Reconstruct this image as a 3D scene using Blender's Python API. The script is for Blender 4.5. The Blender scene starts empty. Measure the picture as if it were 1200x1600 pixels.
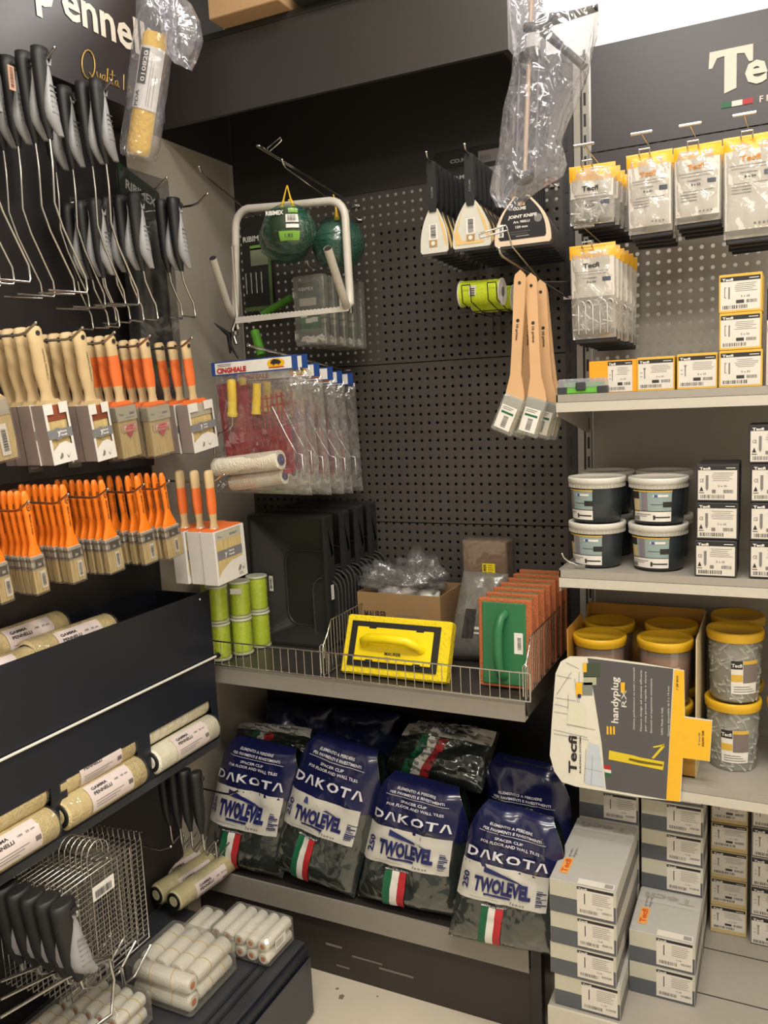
import bpy, math, random
from mathutils import Vector, Matrix, Quaternion
random.seed(11)
S = bpy.context.scene
COL = S.collection
V = Vector
# ------------------------------------------------------------------ camera
YAW, PIT, ROL, FPX, CH = math.radians(25.791), math.radians(7.683), math.radians(-2.585), 1296.96, 1.55
CF = V((-math.sin(YAW)*math.cos(PIT), math.cos(YAW)*math.cos(PIT), -math.sin(PIT)))
_r = V((math.cos(YAW), math.sin(YAW), 0)); _u = _r.cross(CF)
CR = _r*math.cos(ROL) + _u*math.sin(ROL); CU = -_r*math.sin(ROL) + _u*math.cos(ROL)
cd = bpy.data.cameras.new('camera'); cam = bpy.data.objects.new('camera', cd); COL.objects.link(cam)
cd.sensor_fit = 'VERTICAL'; cd.sensor_height = 36; cd.lens = 36*FPX/1600; cd.clip_start = .02
cam.matrix_world = Matrix.Translation((0, 0, CH)) @ Matrix((CR, CU, -CF)).transposed().to_4x4()
S.camera = cam
def P(px, py, ax, val):
    """surveyed point: where the sight line of photo pixel (px,py) meets a plane of the room"""
    d = CF + CR*((px-600)/FPX) - CU*((py-800)/FPX); k = 'xyz'.index(ax); o = V((0, 0, CH))
    return o + d*((val-o[k])/d[k])
# ------------------------------------------------------------------ world, lights, exposure
w = bpy.data.worlds.new('world'); S.world = w; w.use_nodes = True
w.node_tree.nodes['Background'].inputs[0].default_value = (1, .92, .81, 1)
w.node_tree.nodes['Background'].inputs[1].default_value = .24
def area(name, loc, size, power, col=(1, .93, .825), target=None, sy=None):
    l = bpy.data.lights.new(name, 'AREA'); l.shape = 'RECTANGLE'; l.size = size; l.size_y = sy or size
    l.energy = power; l.color = col
    o = bpy.data.objects.new(name, l); COL.objects.link(o); o.location = loc
    d = (V(target) if target else V(loc)+V((0, 0, -1))) - V(loc)
    o.rotation_euler = d.to_track_quat('-Z', 'Y').to_euler(); return o
area('ceiling_light_aisle', (.1, .35, 2.98), 1.5, 38, sy=.3)
area('ceiling_light_behind', (.3, -1.3, 2.98), 1.6, 34, sy=.3)
area('ceiling_light_right', (1.5, .8, 2.98), .3, 16, sy=1.5)
area('ceiling_light_bay', (-.4, 1.15, 2.98), .6, 9, (1, .97, .95), sy=.25)
area('ceiling_light_wall', (-.1, 2.26, 2.98), 1.1, 17, (1, .97, .95), sy=.22)
S.view_settings.view_transform = 'Standard'; S.view_settings.look = 'None'; S.view_settings.gamma = 1
S.view_settings.use_curve_mapping = False
S.view_settings.exposure = 0.36
# ------------------------------------------------------------------ materials
def lin(c): return tuple(((x/255)/12.92 if x/255 <= .04045 else (((x/255)+.055)/1.055)**2.4) for x in c)
MT = {}
def mat(name, rgb, rough=.55, metal=0, noise=0, nscale=60, bump=0, bscale=200, spec=.5, sheen=0, trans=0, alpha=1, coat=0, stretch=None):
    if name in MT: return MT[name]
    m = bpy.data.materials.new(name); m.use_nodes = True; nt = m.node_tree; b = nt.nodes['Principled BSDF']
    c = lin(rgb); b.inputs['Base Color'].default_value = (*c, 1); b.inputs['Roughness'].default_value = rough
    b.inputs['Metallic'].default_value = metal; b.inputs['Specular IOR Level'].default_value = spec
    b.inputs['Transmission Weight'].default_value = trans; b.inputs['Alpha'].default_value = alpha
    b.inputs['Coat Weight'].default_value = coat; b.inputs['Sheen Weight'].default_value = sheen
    tc = nt.nodes.new('ShaderNodeTexCoord')
    n = nt.nodes.new('ShaderNodeTexNoise'); n.inputs['Scale'].default_value = nscale; n.inputs['Detail'].default_value = 3
    src = tc.outputs['Object']
    if stretch:
        mp = nt.nodes.new('ShaderNodeMapping'); mp.inputs['Scale'].default_value = stretch; nt.links.new(src, mp.inputs[0]); src = mp.outputs[0]
    nt.links.new(src, n.inputs['Vector'])
    mx = nt.nodes.new('ShaderNodeMix'); mx.data_type = 'RGBA'
    k = noise or .06
    mx.inputs[6].default_value = (*[x*(1-k) for x in c], 1); mx.inputs[7].default_value = (*[min(1, x*(1+k)) for x in c], 1)
    nt.links.new(n.outputs['Fac'], mx.inputs[0]); nt.links.new(mx.outputs[2], b.inputs['Base Color'])
    if bump:
        n2 = nt.nodes.new('ShaderNodeTexNoise'); n2.inputs['Scale'].default_value = bscale
        nt.links.new(src, n2.inputs['Vector'])
        bp = nt.nodes.new('ShaderNodeBump'); bp.inputs['Strength'].default_value = bump; bp.inputs['Distance'].default_value = .004
        nt.links.new(n2.outputs['Fac'], bp.inputs['Height']); nt.links.new(bp.outputs[0], b.inputs['Normal'])
    MT[name] = m; return m
def film(name, rgb=(235, 235, 235), opac=.18, rough=.12, scale=45, strength=.6, gl=.35):
    scale *= .4; strength *= .55; gl *= .8
    """thin crumpled plastic film"""
    if name in MT: return MT[name]
    m = bpy.data.materials.new(name); m.use_nodes = True; nt = m.node_tree; nt.nodes.clear()
    out = nt.nodes.new('ShaderNodeOutputMaterial'); tr = nt.nodes.new('ShaderNodeBsdfTransparent')
    tr.inputs[0].default_value = (*[.5+.5*x for x in lin(rgb)], 1)
    gs = nt.nodes.new('ShaderNodeBsdfGlossy'); gs.inputs['Roughness'].default_value = rough; gs.inputs[0].default_value = (1, 1, 1, 1)
    df = nt.nodes.new('ShaderNodeBsdfDiffuse'); df.inputs[0].default_value = (*lin(rgb), 1)
    tc = nt.nodes.new('ShaderNodeTexCoord'); n = nt.nodes.new('ShaderNodeTexNoise'); n.inputs['Scale'].default_value = scale
    n.inputs['Detail'].default_value = 2; n.inputs['Distortion'].default_value = 1.2
    nt.links.new(tc.outputs['Object'], n.inputs['Vector'])
    bp = nt.nodes.new('ShaderNodeBump'); bp.inputs['Strength'].default_value = strength; bp.inputs['Distance'].default_value = .02
    nt.links.new(n.outputs['Fac'], bp.inputs['Height']); nt.links.new(bp.outputs[0], gs.inputs['Normal'])
    lw = nt.nodes.new('ShaderNodeLayerWeight'); lw.inputs[0].default_value = .35; nt.links.new(bp.outputs[0], lw.inputs[1])
    m1 = nt.nodes.new('ShaderNodeMixShader'); m1.inputs[0].default_value = opac
    nt.links.new(tr.outputs[0], m1.inputs[1]); nt.links.new(df.outputs[0], m1.inputs[2])
    mm = nt.nodes.new('ShaderNodeMath'); mm.operation = 'MULTIPLY_ADD'; mm.inputs[1].default_value = gl; mm.inputs[2].default_value = .06
    nt.links.new(lw.outputs['Facing'], mm.inputs[0])
    m2 = nt.nodes.new('ShaderNodeMixShader'); nt.links.new(mm.outputs[0], m2.inputs[0])
    nt.links.new(m1.outputs[0], m2.inputs[1]); nt.links.new(gs.outputs[0], m2.inputs[2]); nt.links.new(m2.outputs[0], out.inputs[0])
    MT[name] = m; return m
def pegmat(name, rgb, rough=.45, pitch=.025, rad=.0042):
    """painted steel punched with a grid of real see-through holes"""
    m = mat(name, rgb, rough, .0, .05, 8, .05, 300); nt = m.node_tree; b = nt.nodes['Principled BSDF']
    tc = nt.nodes.new('ShaderNodeTexCoord'); sp = nt.nodes.new('ShaderNodeSeparateXYZ'); nt.links.new(tc.outputs['Object'], sp.inputs[0])
    def M(op, a, b_=None):
        q = nt.nodes.new('ShaderNodeMath'); q.operation = op
        for i, x in enumerate((a, b_)):
            if x is None: continue
            if isinstance(x, (int, float)): q.inputs[i].default_value = x
            else: nt.links.new(x, q.inputs[i])
        return q.outputs[0]
    sq = []
    for k in (0, 2):
        t = M('SUBTRACT', M('FRACT', M('DIVIDE', sp.outputs[k], pitch)), .5); sq.append(M('MULTIPLY', t, t))
    d = M('SQRT', M('ADD', sq[0], sq[1]))
    al = M('GREATER_THAN', d, rad/pitch)
    nt.links.new(al, b.inputs['Alpha'])
    rim = M('MULTIPLY', M('LESS_THAN', d, rad*1.5/pitch), 1.0)
    mx = [n for n in nt.nodes if n.type == 'BUMP'][0]
    hsum = M('ADD', M('MULTIPLY', M('MINIMUM', d, .3), 1.5), 0)
    bp2 = nt.nodes.new('ShaderNodeBump'); bp2.inputs['Strength'].default_value = .5; bp2.inputs['Distance'].default_value = .004
    nt.links.new(hsum, bp2.inputs['Height']); nt.links.new(mx.outputs[0], bp2.inputs['Normal']); nt.links.new(bp2.outputs[0], b.inputs['Normal'])
    return m
black = mat('black_paint', (44, 41, 40), .5)
dark = mat('dark_paint', (52, 48, 46), .42)
anth = mat('anthracite_paint', (29, 32, 40), .38)
signm = mat('sign_laminate', (56, 51, 54), .35)
greym = mat('grey_steel', (158, 152, 142), .45)
lipm = mat('brown_grey_steel', (140, 134, 124), .42)
sidem = mat('side_steel', (164, 155, 142), .5)
whitep = mat('white_plaster', (232, 228, 218), .8)
ivory = mat('ivory_steel', (196, 190, 176), .42)
chrome = mat('chrome', (205, 203, 198), .2, 1)
dchrome = mat('dull_chrome', (150, 148, 142), .3, 1)
paper = mat('paper', (226, 222, 214), .6)
ink = mat('ink', (38, 36, 38), .6)
inkgrey = mat('grey_ink', (120, 117, 114), .6)
card = mat('cardboard', (136, 106, 72), .8, noise=.08, nscale=25)
cardl = mat('cardboard_light', (150, 120, 82), .8, noise=.08, nscale=25)
rubber = mat('black_rubber', (24, 24, 25), .5)
gripgrey = mat('grip_grey', (128, 127, 126), .45)
yellow = mat('yellow_print', (233, 178, 32), .5)
red = mat('red_print', (178, 38, 44), .5)
green = mat('green_print', (18, 96, 62), .5)
navy = mat('navy_print', (28, 34, 92), .35)

orangep = mat('orange_paint', (226, 112, 52), .45)
beech = mat('beech_wood', (214, 184, 142), .5, noise=.12, nscale=18)
bristle = mat('bristle', (196, 172, 118), .8, noise=.45, nscale=420, bump=.7, bscale=420, stretch=(1, 1, .05))
steel = mat('ferrule_steel', (206, 202, 194), .3, .55)
copper = mat('copper_ferrule', (168, 96, 72), .3, .5)
clear = film('clear_film', opac=.05, gl=.45, strength=.8)
milky = film('milky_film', (225, 222, 215), .3, .2, 50, .6)
shell = film('clear_shell', opac=.06, gl=.25, strength=.1, rough=.05)
# ------------------------------------------------------------------ mesh builder
_text = {}
def text_mesh(s, bold=0):
    key = (s, round(bold, 3))
    if key not in _text:
        c = bpy.data.curves.new('t', 'FONT'); c.body = s; c.size = 1; c.resolution_u = 2; c.align_x = 'LEFT'; c.offset = bold
        o = bpy.data.objects.new('t', c); COL.objects.link(o)
        bpy.context.view_layer.update()
        me = bpy.data.meshes.new_from_object(o.evaluated_get(bpy.context.evaluated_depsgraph_get()))
        vs = [v.co.copy() for v in me.vertices]; fs = [tuple(p.vertices) for p in me.polygons]
        x0 = min(v.x for v in vs) if vs else 0; x1 = max(v.x for v in vs) if vs else 1
        for v in vs: v.x -= x0
        bpy.data.objects.remove(o); bpy.data.curves.remove(c); bpy.data.meshes.remove(me)
        _text[key] = (vs, fs, x1-x0)
    return _text[key]
class MB:
    def __init__(s): s.v = []; s.f = []; s.m = []; s.mats = []; s.sm = []
    def mi(s, m):
        if m not in s.mats: s.mats.append(m)
        return s.mats.index(m)
    def add(s, vs, fs, m, smooth=False):
        n = len(s.v); k = s.mi(m); s.v += [V(v) for v in vs]
        for f in fs: s.f.append(tuple(i+n for i in f)); s.m.append(k); s.sm.append(smooth)
        return s
    def box(s, a, b, m, M=None, bev=0):
        x0, y0, z0 = a; x1, y1, z1 = b
        if bev:
            e = bev; pts = []
            # chamfered box: three inset rectangles rings
            rings = []
            for (z, i) in ((z0, e), (z0+e, 0), (z1-e, 0), (z1, e)):
                ax0, ax1, ay0, ay1 = x0+i, x1-i, y0+i, y1-i; c = e
                rings.append([(ax0+c, ay0, z), (ax1-c, ay0, z), (ax1, ay0+c, z), (ax1, ay1-c, z), (ax1-c, ay1, z), (ax0+c, ay1, z), (ax0, ay1-c, z), (ax0, ay0+c, z)])
            vs = [p for r in rings for p in r]; fs = [tuple(reversed(range(8))), tuple(range(24, 32))]
            for k in range(3):
                for i in range(8): j = (i+1) % 8; fs.append((k*8+i, k*8+j, (k+1)*8+j, (k+1)*8+i))
        else:
            vs = [(x, y, z) for z in (z0, z1) for y in (y0, y1) for x in (x0, x1)]
            fs = [(0, 2, 3, 1), (4, 5, 7, 6), (0, 1, 5, 4), (2, 6, 7, 3), (0, 4, 6, 2), (1, 3, 7, 5)]
        if M is not None: vs = [M @ V(v) for v in vs]
        return s.add(vs, fs, m)
    def rings(s, rs, m, cap=True, smooth=True, closed=False):
        n = len(rs[0]); vs = [p for r in rs for p in r]; fs = []
        K = len(rs)
        for k in range(K if closed else K-1):
            for i in range(n): j = (i+1) % n; k2 = (k+1) % K; fs.append((k*n+i, k*n+j, k2*n+j, k2*n+i))
        s.add(vs, fs, m, smooth)
        if cap and not closed: s.add(rs[0], [tuple(reversed(range(n)))], m); s.add(rs[-1], [tuple(range(n))], m)
        return s
    def tube(s, pts, r, m, n=8, cap=True, closed=False):
        pts = [V(p) for p in pts]; K = len(pts); rs = []
        rr = r if isinstance(r, (list, tuple)) else [r]*K
        def tan(i):
            a = pts[(i-1) % K] if (i or closed) else pts[0]; b = pts[(i+1) % K] if (i < K-1 or closed) else pts[-1]
            d = (b-a); return d.normalized() if d.length > 1e-9 else V((0, 0, 1))
        t = tan(0); nrm = t.orthogonal().normalized()
        for i in range(K):
            t2 = tan(i); q = t.rotation_difference(t2); nrm = (q @ nrm); nrm = (nrm - t2*nrm.dot(t2)).normalized(); t = t2; bn = t.cross(nrm)
            rs.append([pts[i] + (nrm*math.cos(a)+bn*math.sin(a))*rr[i] for a in [2*math.pi*k/n for k in range(n)]])
        return s.rings(rs, m, cap, True, closed)
    def lathe(s, prof, m, o=(0, 0, 0), ax=(0, 0, 1), n=20, cap=True, sy=1):
        o = V(o); ax = V(ax).normalized(); q = V((0, 0, 1)).rotation_difference(ax)
        rs = [[o + q @ V((r*math.cos(2*math.pi*k/n), sy*r*math.sin(2*math.pi*k/n), h)) for k in range(n)] for (r, h) in prof]
        return s.rings(rs, m, cap)
    def prism(s, poly, h0, h1, m, M=None, smooth=False):
        """poly in local xz, thickness along y"""
        a = [V((x, h0, z)) for x, z in poly]; b = [V((x, h1, z)) for x, z in poly]
        if M is not None: a = [M @ p for p in a]; b = [M @ p for p in b]
        n = len(poly); s.add(a+b, [tuple(range(n)), tuple(reversed(range(n, 2*n)))], m)
        return s.add(a+b, [(i, i+n, (i+1) % n+n, (i+1) % n) for i in range(n)], m, smooth)
    def quad(s, F, x0, y0, x1, y1, m, off=.0006):
        O, U, W = F; N = U.cross(W).normalized()*off
        return s.add([O+U*x+W*y+N for x, y in ((x0, y0), (x1, y0), (x1, y1), (x0, y1))], [(0, 1, 2, 3)], m)
    def poly(s, F, pts, m, off=.0006):
        O, U, W = F; N = U.cross(W).normalized()*off
        return s.add([O+U*x+W*y+N for x, y in pts], [tuple(range(len(pts)))], m)
    def text(s, F, t, x, y, size, m, off=.0011, width=None, slant=0, bold=0):
        O, U, W = F; N = U.cross(W).normalized()*off; vs, fs, wd = text_mesh(t, bold)
        sx = size if width is None else width/wd
        if True:
            s.add([O+U*(x+v.x*sx+slant*v.y*size)+W*(y+v.y*size)+N for v in vs], fs, m)
        return s
    def barcode(s, F, x, y, w_, h, m=None, rnd=None):
        rnd = rnd or random; m = m or ink; p = x
        while p < x+w_:
            d = rnd.choice((.6, .9, 1.4))*w_/34; s.quad(F, p, y, min(p+d, x+w_), y+h, m, .001); p += d+rnd.choice((.7, 1.1))*w_/34*1.3
        return s
    def lines(s, F, x, y, w_, n, pitch, th, m=None, cut=.25):
        for k in range(n):
            s.quad(F, x, y-k*pitch, x+w_*(1-random.random()*cut), y-k*pitch+th, m or inkgrey, .001)
        return s
    def build(s, name, parent=None, origin=None):
        me = bpy.data.meshes.new(name); o = bpy.data.objects.new(name, me)
        org = V(origin) if origin is not None else V((0, 0, 0))
        me.from_pydata([v-org for v in s.v], [], s.f)
        for m in s.mats: me.materials.append(m)
        me.polygons.foreach_set('material_index', s.m); me.polygons.foreach_set('use_smooth', s.sm); me.update()
        COL.objects.link(o); o.location = org
        if parent is not None: o.parent = parent
        return o
def tag(o, label, cat, group=None, kind=None):
    o['label'] = label; o['category'] = cat
    if group: o['group'] = group
    if kind: o['kind'] = kind
    return o
def thing(name, label, cat, loc=(0, 0, 0), group=None, rot=(0, 0, 0)):
    o = bpy.data.objects.new(name, None); o.empty_display_size = .05; COL.objects.link(o); o.location = loc; o.rotation_euler = rot
    return tag(o, label, cat, group)
def struct(o): o['kind'] = 'structure'; return o
def dup(root, loc, rot=None, label=None, group=None, scale=None, skip=()):
    def cp(o, par):
        c = o.copy(); COL.objects.link(c)
        if par is not None: c.parent = par
        for ch in KIDS.get(o.name, ()): cp(ch, c)
        return c
    if not KIDS.get('_ok'): pass
    r = cp(root, None); r.location = loc
    if rot is not None: r.rotation_euler = rot
    if scale: r.scale = (scale,)*3 if isinstance(scale, (int, float)) else scale
    if label: r['label'] = label
    if group: r['group'] = group
    return r
class _K(dict):
    def get(s, k, d=None):
        if k == '_ok': return True
        return [o for o in bpy.data.objects[k].children] if k in bpy.data.objects else d
KIDS = _K()
def arc(c, r, a0, a1, n, U, W):
    c = V(c); U = V(U); W = V(W)
    return [c+U*(r*math.cos(math.radians(a0+(a1-a0)*i/n)))+W*(r*math.sin(math.radians(a0+(a1-a0)*i/n))) for i in range(n+1)]
def fr(o, U, W): return (V(o), V(U).normalized(), V(W).normalized())
X, Y, Z = V((1, 0, 0)), V((0, 1, 0)), V((0, 0, 1))
# ================================================================== THE SETTING
struct(MB().box((-2.2, -2.6, -.05), (2.6, 2.9, 0), mat('floor_tile', (206, 196, 176), .35, noise=.08, nscale=5)).build('floor'))
struct(MB().box((-2.2, -2.6, 3.05), (2.6, 2.9, 3.1), whitep).build('ceiling'))
struct(MB().box((-2.2, 2.42, 0), (2.6, 2.5, 3.05), whitep).build('wall_back'))
struct(MB().box((-1.78, -2.6, 0), (-1.7, 2.42, 3.05), whitep).build('wall_left'))
struct(MB().box((2.5, -2.6, 0), (2.6, 2.42, 3.05), whitep).build('wall_right'))
# scuffs on the floor
sc = MB()
for px, py, rr in ((533, 1558, .008), (590, 1557, .003), (527, 1545, .004)):
    c = P(px, py, 'z', 0); sc.add([c+V((math.cos(a)*rr*random.uniform(.6, 1.2), math.sin(a)*rr*random.uniform(.8, 1.6), .0008)) for a in [k*.7 for k in range(9)]], [tuple(range(9))], mat('scuff', (120, 108, 90), .9))
tag(sc.build('floor_scuff'), 'small brown scuff marks on the pale floor in front of the kick plate', 'stain', kind='stuff')
# ---- central bay
pegd = pegmat('dark_pegboard', (70, 65, 60)); pegg = pegmat('grey_pegboard', (150, 144, 135), rad=.0047)
def panel(name, x0, x1, z0, z1, m, y=2.2, th=.0015):
    o = MB().add([(x0, y, z0), (x1, y, z0), (x1, y, z1), (x0, y, z1)], [(0, 1, 2, 3)], m)
    ed = .012
    # folded edges
    o.box((x0, y+.0005, z0), (x1, y+ed, z0+.001), m); o.box((x0, y+.0005, z1-.001), (x1, y+ed, z1), m)
    return o.build(name, None, (x0, y, z0))
for z0, z1, lb in ((1.653, 2.13, 'upper dark perforated back panel behind the scrapers and tubular frame'), (1.192, 1.65, 'middle dark perforated back panel behind the long wooden brushes'), (.9, 1.189, 'lower dark perforated back panel just above the corner shelf')):
    tag(panel('pegboard_panel', -1.52, -.515, z0, z1, pegd), lb, 'wall panel')
tag(MB().box((-1.54, 2.2, 2.133), (-.515, 2.212, 2.39), dark).box((-1.54, 2.2, 2.39), (-.56, 2.212, 2.62), dark).build('plain_panel'), 'smooth dark back panel above the perforated panels', 'wall panel')
tag(MB().box((-1.54, 2.2, .1), (-.515, 2.212, .897), black).build('plain_panel'), 'dark plain back panel behind the blue bags under the corner shelf', 'wall panel')
tag(MB().box((-1.545, 1.735, 0), (-1.522, 2.2, 2.275), sidem).build('side_panel'), 'grey beige steel side panel closing the corner beside the black brush stand', 'wall panel')
tag(MB().box((-1.56, 1.735, 2.28), (-1.525, 2.2, 3.0), black).box((-1.524, 1.865, 2.28), (-1.521, 2.1995, 3.0), black).build('cladding_panel'), 'black corner panel above the grey beige side panel, behind the yellow roll', 'wall panel')
tag(MB().box((-1.05, 2.225, .9), (-.49, 2.23, 2.04), black).box((-1.54, 2.225, .9), (-1.05, 2.23, 1.665), black).build('added_hole_backing'), 'black sheet seen through the holes of the dark perforated panels', 'wall panel')  # added sheet, keeps the lit wall from showing through most holes
f = thing('header', 'dark slanting header panel spanning the top of the corner bay', 'header panel', (-1.52, 1.86, 2.29))
MB().box((0, 0, 0), (.97, .012, .185), dark).build('fascia', f)
MB().box((0, .0, .186), (.97, .33, .2), black).build('top_deck', f)
MB().box((.955, .012, 0), (.97, .33, .186), black).build('end_plate', f)
u = thing('upright_post', 'dark slotted upright post between corner bay and right-hand bay', 'post', (-.515, 2.2, 0))
MB().box((0, -.004, 0), (.028, .03, 2.39), black).build('post', u)
sl = MB()
for k in range(40): sl.box((.008, -.006, .2+k*.05), (.013, -.003, .232+k*.05), ink)
sl.build('slot_row', u)
# middle shelf
s_ = thing('corner_shelf', 'dark corner shelf with brown grey front lip holding trays and floats', 'shelf', (-1.52, 1.75, .86))
MB().box((0, .004, -.02), (1.0, .45, 0), dark).build('deck', s_)
MB().box((0, 0, -.048), (1.005, .006, .002), lipm).box((0, .006, -.048), (1.005, .03, -.042), lipm).build('front_lip', s_)
MB().prism([(0, 0), (0, -.045), (.42, -.045), (.44, 0)], 1.003, 1.006, black, Matrix.Translation((0, .445, 0)) @ Matrix.Rotation(-math.pi/2, 4, 'Z') @ Matrix.Translation((0, 0, 0))).build('bracket', s_)
b_ = thing('base_shelf', 'dark base shelf with brown grey lip and kick plate under the blue bags', 'shelf', (-1.52, 1.77, .235))
MB().box((0, .004, -.02), (.995, .42, 0), dark).build('deck', b_)
MB().box((0, 0, -.062), (.995, .006, .002), lipm).build('front_lip', b_)
MB().box((0, .02, -.235), (.995, .03, -.062), mat('kick_black', (52, 46, 42), .5, noise=.15, nscale=10)).build('kick_plate', b_)
k = MB()
for (x, y, w_, h) in ((.42, -.15, .05, .006), (.5, -.165, .09, .004), (.58, -.178, .1, .005), (.45, -.205, .04, .004)): k.box((x, .0185, y), (x+w_, .0198, y+h), mat('scrape', (120, 112, 104), .8))
k.build('scratches', b_)
MB().box((1.0, .0, -.235), (1.025, .03, 0), black).build('foot_post', b_)
# ---- right bay
tag(panel('pegboard_panel', -.445, .6, 1.543, 2.145, pegg), 'grey perforated back panel behind the hanging bags in the right-hand bay', 'wall panel')
tag(MB().box((-.445, 2.2, .1), (.6, 2.212, 1.54), greym).build('plain_panel'), 'plain grey back panel behind the screw boxes and white-lidded tubs', 'wall panel')
u = thing('upright_post', 'light slotted upright post at the left end of the grey shelves', 'post', (-.484, 2.19, 0))
MB().box((0, 0, 0), (.016, .03, 2.37), greym).box((.022, 0, 0), (.034, .03, 2.37), greym).box((.016, .006, 0), (.022, .03, 2.37), dark).build('post', u)
sl = MB()
for k in range(46): sl.box((.025, -.001, .1+k*.05), (.031, .0005, .13+k*.05), ink)
sl.build('slot_row', u)
# sign
sg = thing('header_sign', 'dark header sign with pale lettering and small tricolour flag above the grey bay', 'sign', (-.44, 2.185, 2.135))
MB().box((0, 0, 0), (1.05, .014, .245), signm).build('board', sg)
F = fr((0, 0, 0), X, Z); L = MB()
pale = mat('sign_lettering', (226, 214, 200), .5)
def serif_T(L, x, y, h):
    p = [(.034, .0), (.060, .008), (.060, h-.012), (.076, h-.014), (.086, h-.034), (.094, h-.034), (.094, h+.002), (.002, h+.002), (.0, h-.034), (.008, h-.034), (.018, h-.014), (.034, h-.012)]
    L.prism([(x+a_, y+b_) for a_, b_ in p], -.0022, -.0008, pale)
tp = P(1107, 140, 'y', 2.185) - V((-.44, 2.185, 2.135))
L.text(F, 'ecfi', tp.x+.078, tp.z-.004, .098, pale, .0034, bold=.03)
serif_T(L, tp.x+.0, tp.z-.016, .094)
fx = P(1127, 170, 'y', 2.185) - V((-.44, 2.185, 2.135))
for i, c in enumerate((green, paper, red)): L.quad(F, fx.x+i*.0225, fx.z-.0, fx.x+(i+1)*.0225, fx.z+.012, c, .002)
L.text(F, 'F I X I N G   S Y S T E M S', fx.x+.081, fx.z-.001, .019, pale, .002, bold=.02)
L.build('lettering', sg)
tag(MB().box((-.44, 2.186, 2.058), (.61, 2.198, 2.132), signm).build('plain_panel'), 'narrow dark panel below the lettered header sign in the right-hand bay', 'wall panel')
# shelves of right bay
def rshelf(z, y0, label, lip=.038, depth=None, x0=-.458):
    t = thing('grey_shelf', label, 'shelf', (x0, y0, z)); d = 2.195-y0
    MB().box((0, .004, -.02), (1.05, d, 0), greym).build('deck', t)
    MB().box((0, 0, -.016), (1.05, .006, .001), greym).box((0, -.003, -lip), (1.05, .006, -.017), ivory).build('front_lip', t)
    MB().prism([(0, .004), (0, -.048), (.03, -.05), (d-.02, -.1), (d, -.1), (d, .0)], -.003, .0, greym, Matrix.Rotation(math.pi/2, 4, 'Z')).build('bracket', t)
    return t
rshelf(1.543, 1.86, 'top grey shelf carrying yellow screw boxes in the right-hand bay')
rshelf(1.143, 1.86, 'second grey shelf carrying the black tubs with white lids')
rshelf(.668, 1.86, 'third grey shelf carrying the yellow-lidded tubs')
t = thing('base_shelf', 'bottom grey shelf carrying stacked grey screw cartons', 'shelf', (-.458, 1.685, .17))
d = MB()
d.box((0, .004, -.015), (1.05, .51, 0), greym)
for y in (.17, .34): d.box((0, y, .0), (1.05, y+.003, .0008), dark)
d.build('deck', t); MB().box((0, 0, -.17), (1.05, .006, .001), ivory).build('front_lip', t)
# ---- left stand
tag(MB().box((-1.535, .5, .2), (-1.52, 1.73, 2.27), mat('stand_black', (40, 37, 37), .35)).build('back_board'), 'black metal back board of the brush stand on the left', 'wall panel')
sg = thing('header_sign', 'dark header sign with white lettering and gold script above the paint brushes', 'sign', (-1.385, 1.73, 2.25))
MB().box((-.13, -1.2, 0), (0, 0, .5), signm, None).build('board', sg)
F = fr((0, 0, 0), Y, Z); L = MB()
signw = mat('sign_white', (238, 230, 216), .5)
F = (V((.0, 0, 0)), Y.copy(), Z.copy())   # faces +x
e = P(205, 78, 'x', -1.385) - V((-1.385, 1.73, 2.25)); s0 = P(98, 27, 'x', -1.385) - V((-1.385, 1.73, 2.25))
# 'penne' ends at e.y, first e begins at s0.y
tw = {c: text_mesh(c)[2] for c in ('p', 'enne', 'pennelli')}
sz = (e.y-s0.y)/tw['enne']
L.text(F, 'enne', s0.y, e.z, sz, signw, .002, bold=.022); L.text(F, 'p', s0.y-.66*sz, e.z, sz, signw, .002, bold=.022)
L.text(F, 'lli', e.y+.012, e.z, sz, signw, .002, bold=.022)
L.build('lettering', sg)
gold = mat('gold_script', (214, 176, 96), .35, .4)
q = P(126, 108, 'x', -1.385) - V((-1.385, 1.73, 2.25)); L = MB()
def sc_line(pts, r=.0011): L.tube([V((.0025, q.y+a, q.z+b)) for a, b in pts], r, gold, 5)
sc_line([(.022+.019*math.cos(a)+.006*math.sin(a), .016+.031*math.sin(a)) for a in [math.radians(100+k*24) for k in range(17)]], .0016)
sc_line([(.022, .0), (.034, -.008), (.046, -.004)])
import itertools
def script(word, x, y, h):
    for ch in word:
        if ch == 'u': sc_line([(x, y+h), (x, y+.3*h), (x+.005, y), (x+.009, y+.3*h), (x+.011, y+h), (x+.011, y), (x+.014, y+.1*h)]); x += .015
        if ch == 'a': sc_line([(x+.009, y+h), (x+.002, y+.8*h), (x, y+.3*h), (x+.005, y), (x+.01, y+h), (x+.01, y), (x+.014, y+.1*h)]); x += .014
        if ch == 'l': sc_line([(x, y), (x+.004, y+1.4*h), (x+.008, y+2.4*h), (x+.005, y+2.3*h), (x+.002, y+.4*h), (x+.006, y)]); x += .009
        if ch == 'i': sc_line([(x, y+h), (x+.001, y), (x+.005, y)]); sc_line([(x+.003, y+1.5*h), (x+.004, y+1.55*h)]); x += .008
        if ch == 't': sc_line([(x+.004, y+2.4*h), (x, y), (x+.005, y)]); sc_line([(x-.006, y+1.5*h), (x+.012, y+1.7*h)]); x += .009
        if ch == 'I': sc_line([(x+.006, y+2.6*h), (x+.001, y-.1*h)]); x += .014
        if ch == 'n': sc_line([(x, y), (x+.002, y+h), (x+.001, y+.4*h), (x+.008, y+h), (x+.009, y), (x+.012, y+.1*h)]); x += .014
        if ch == ' ': x += .012
script('ualita In', .046, -.004, .013)
L.build('script', sg)
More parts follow.
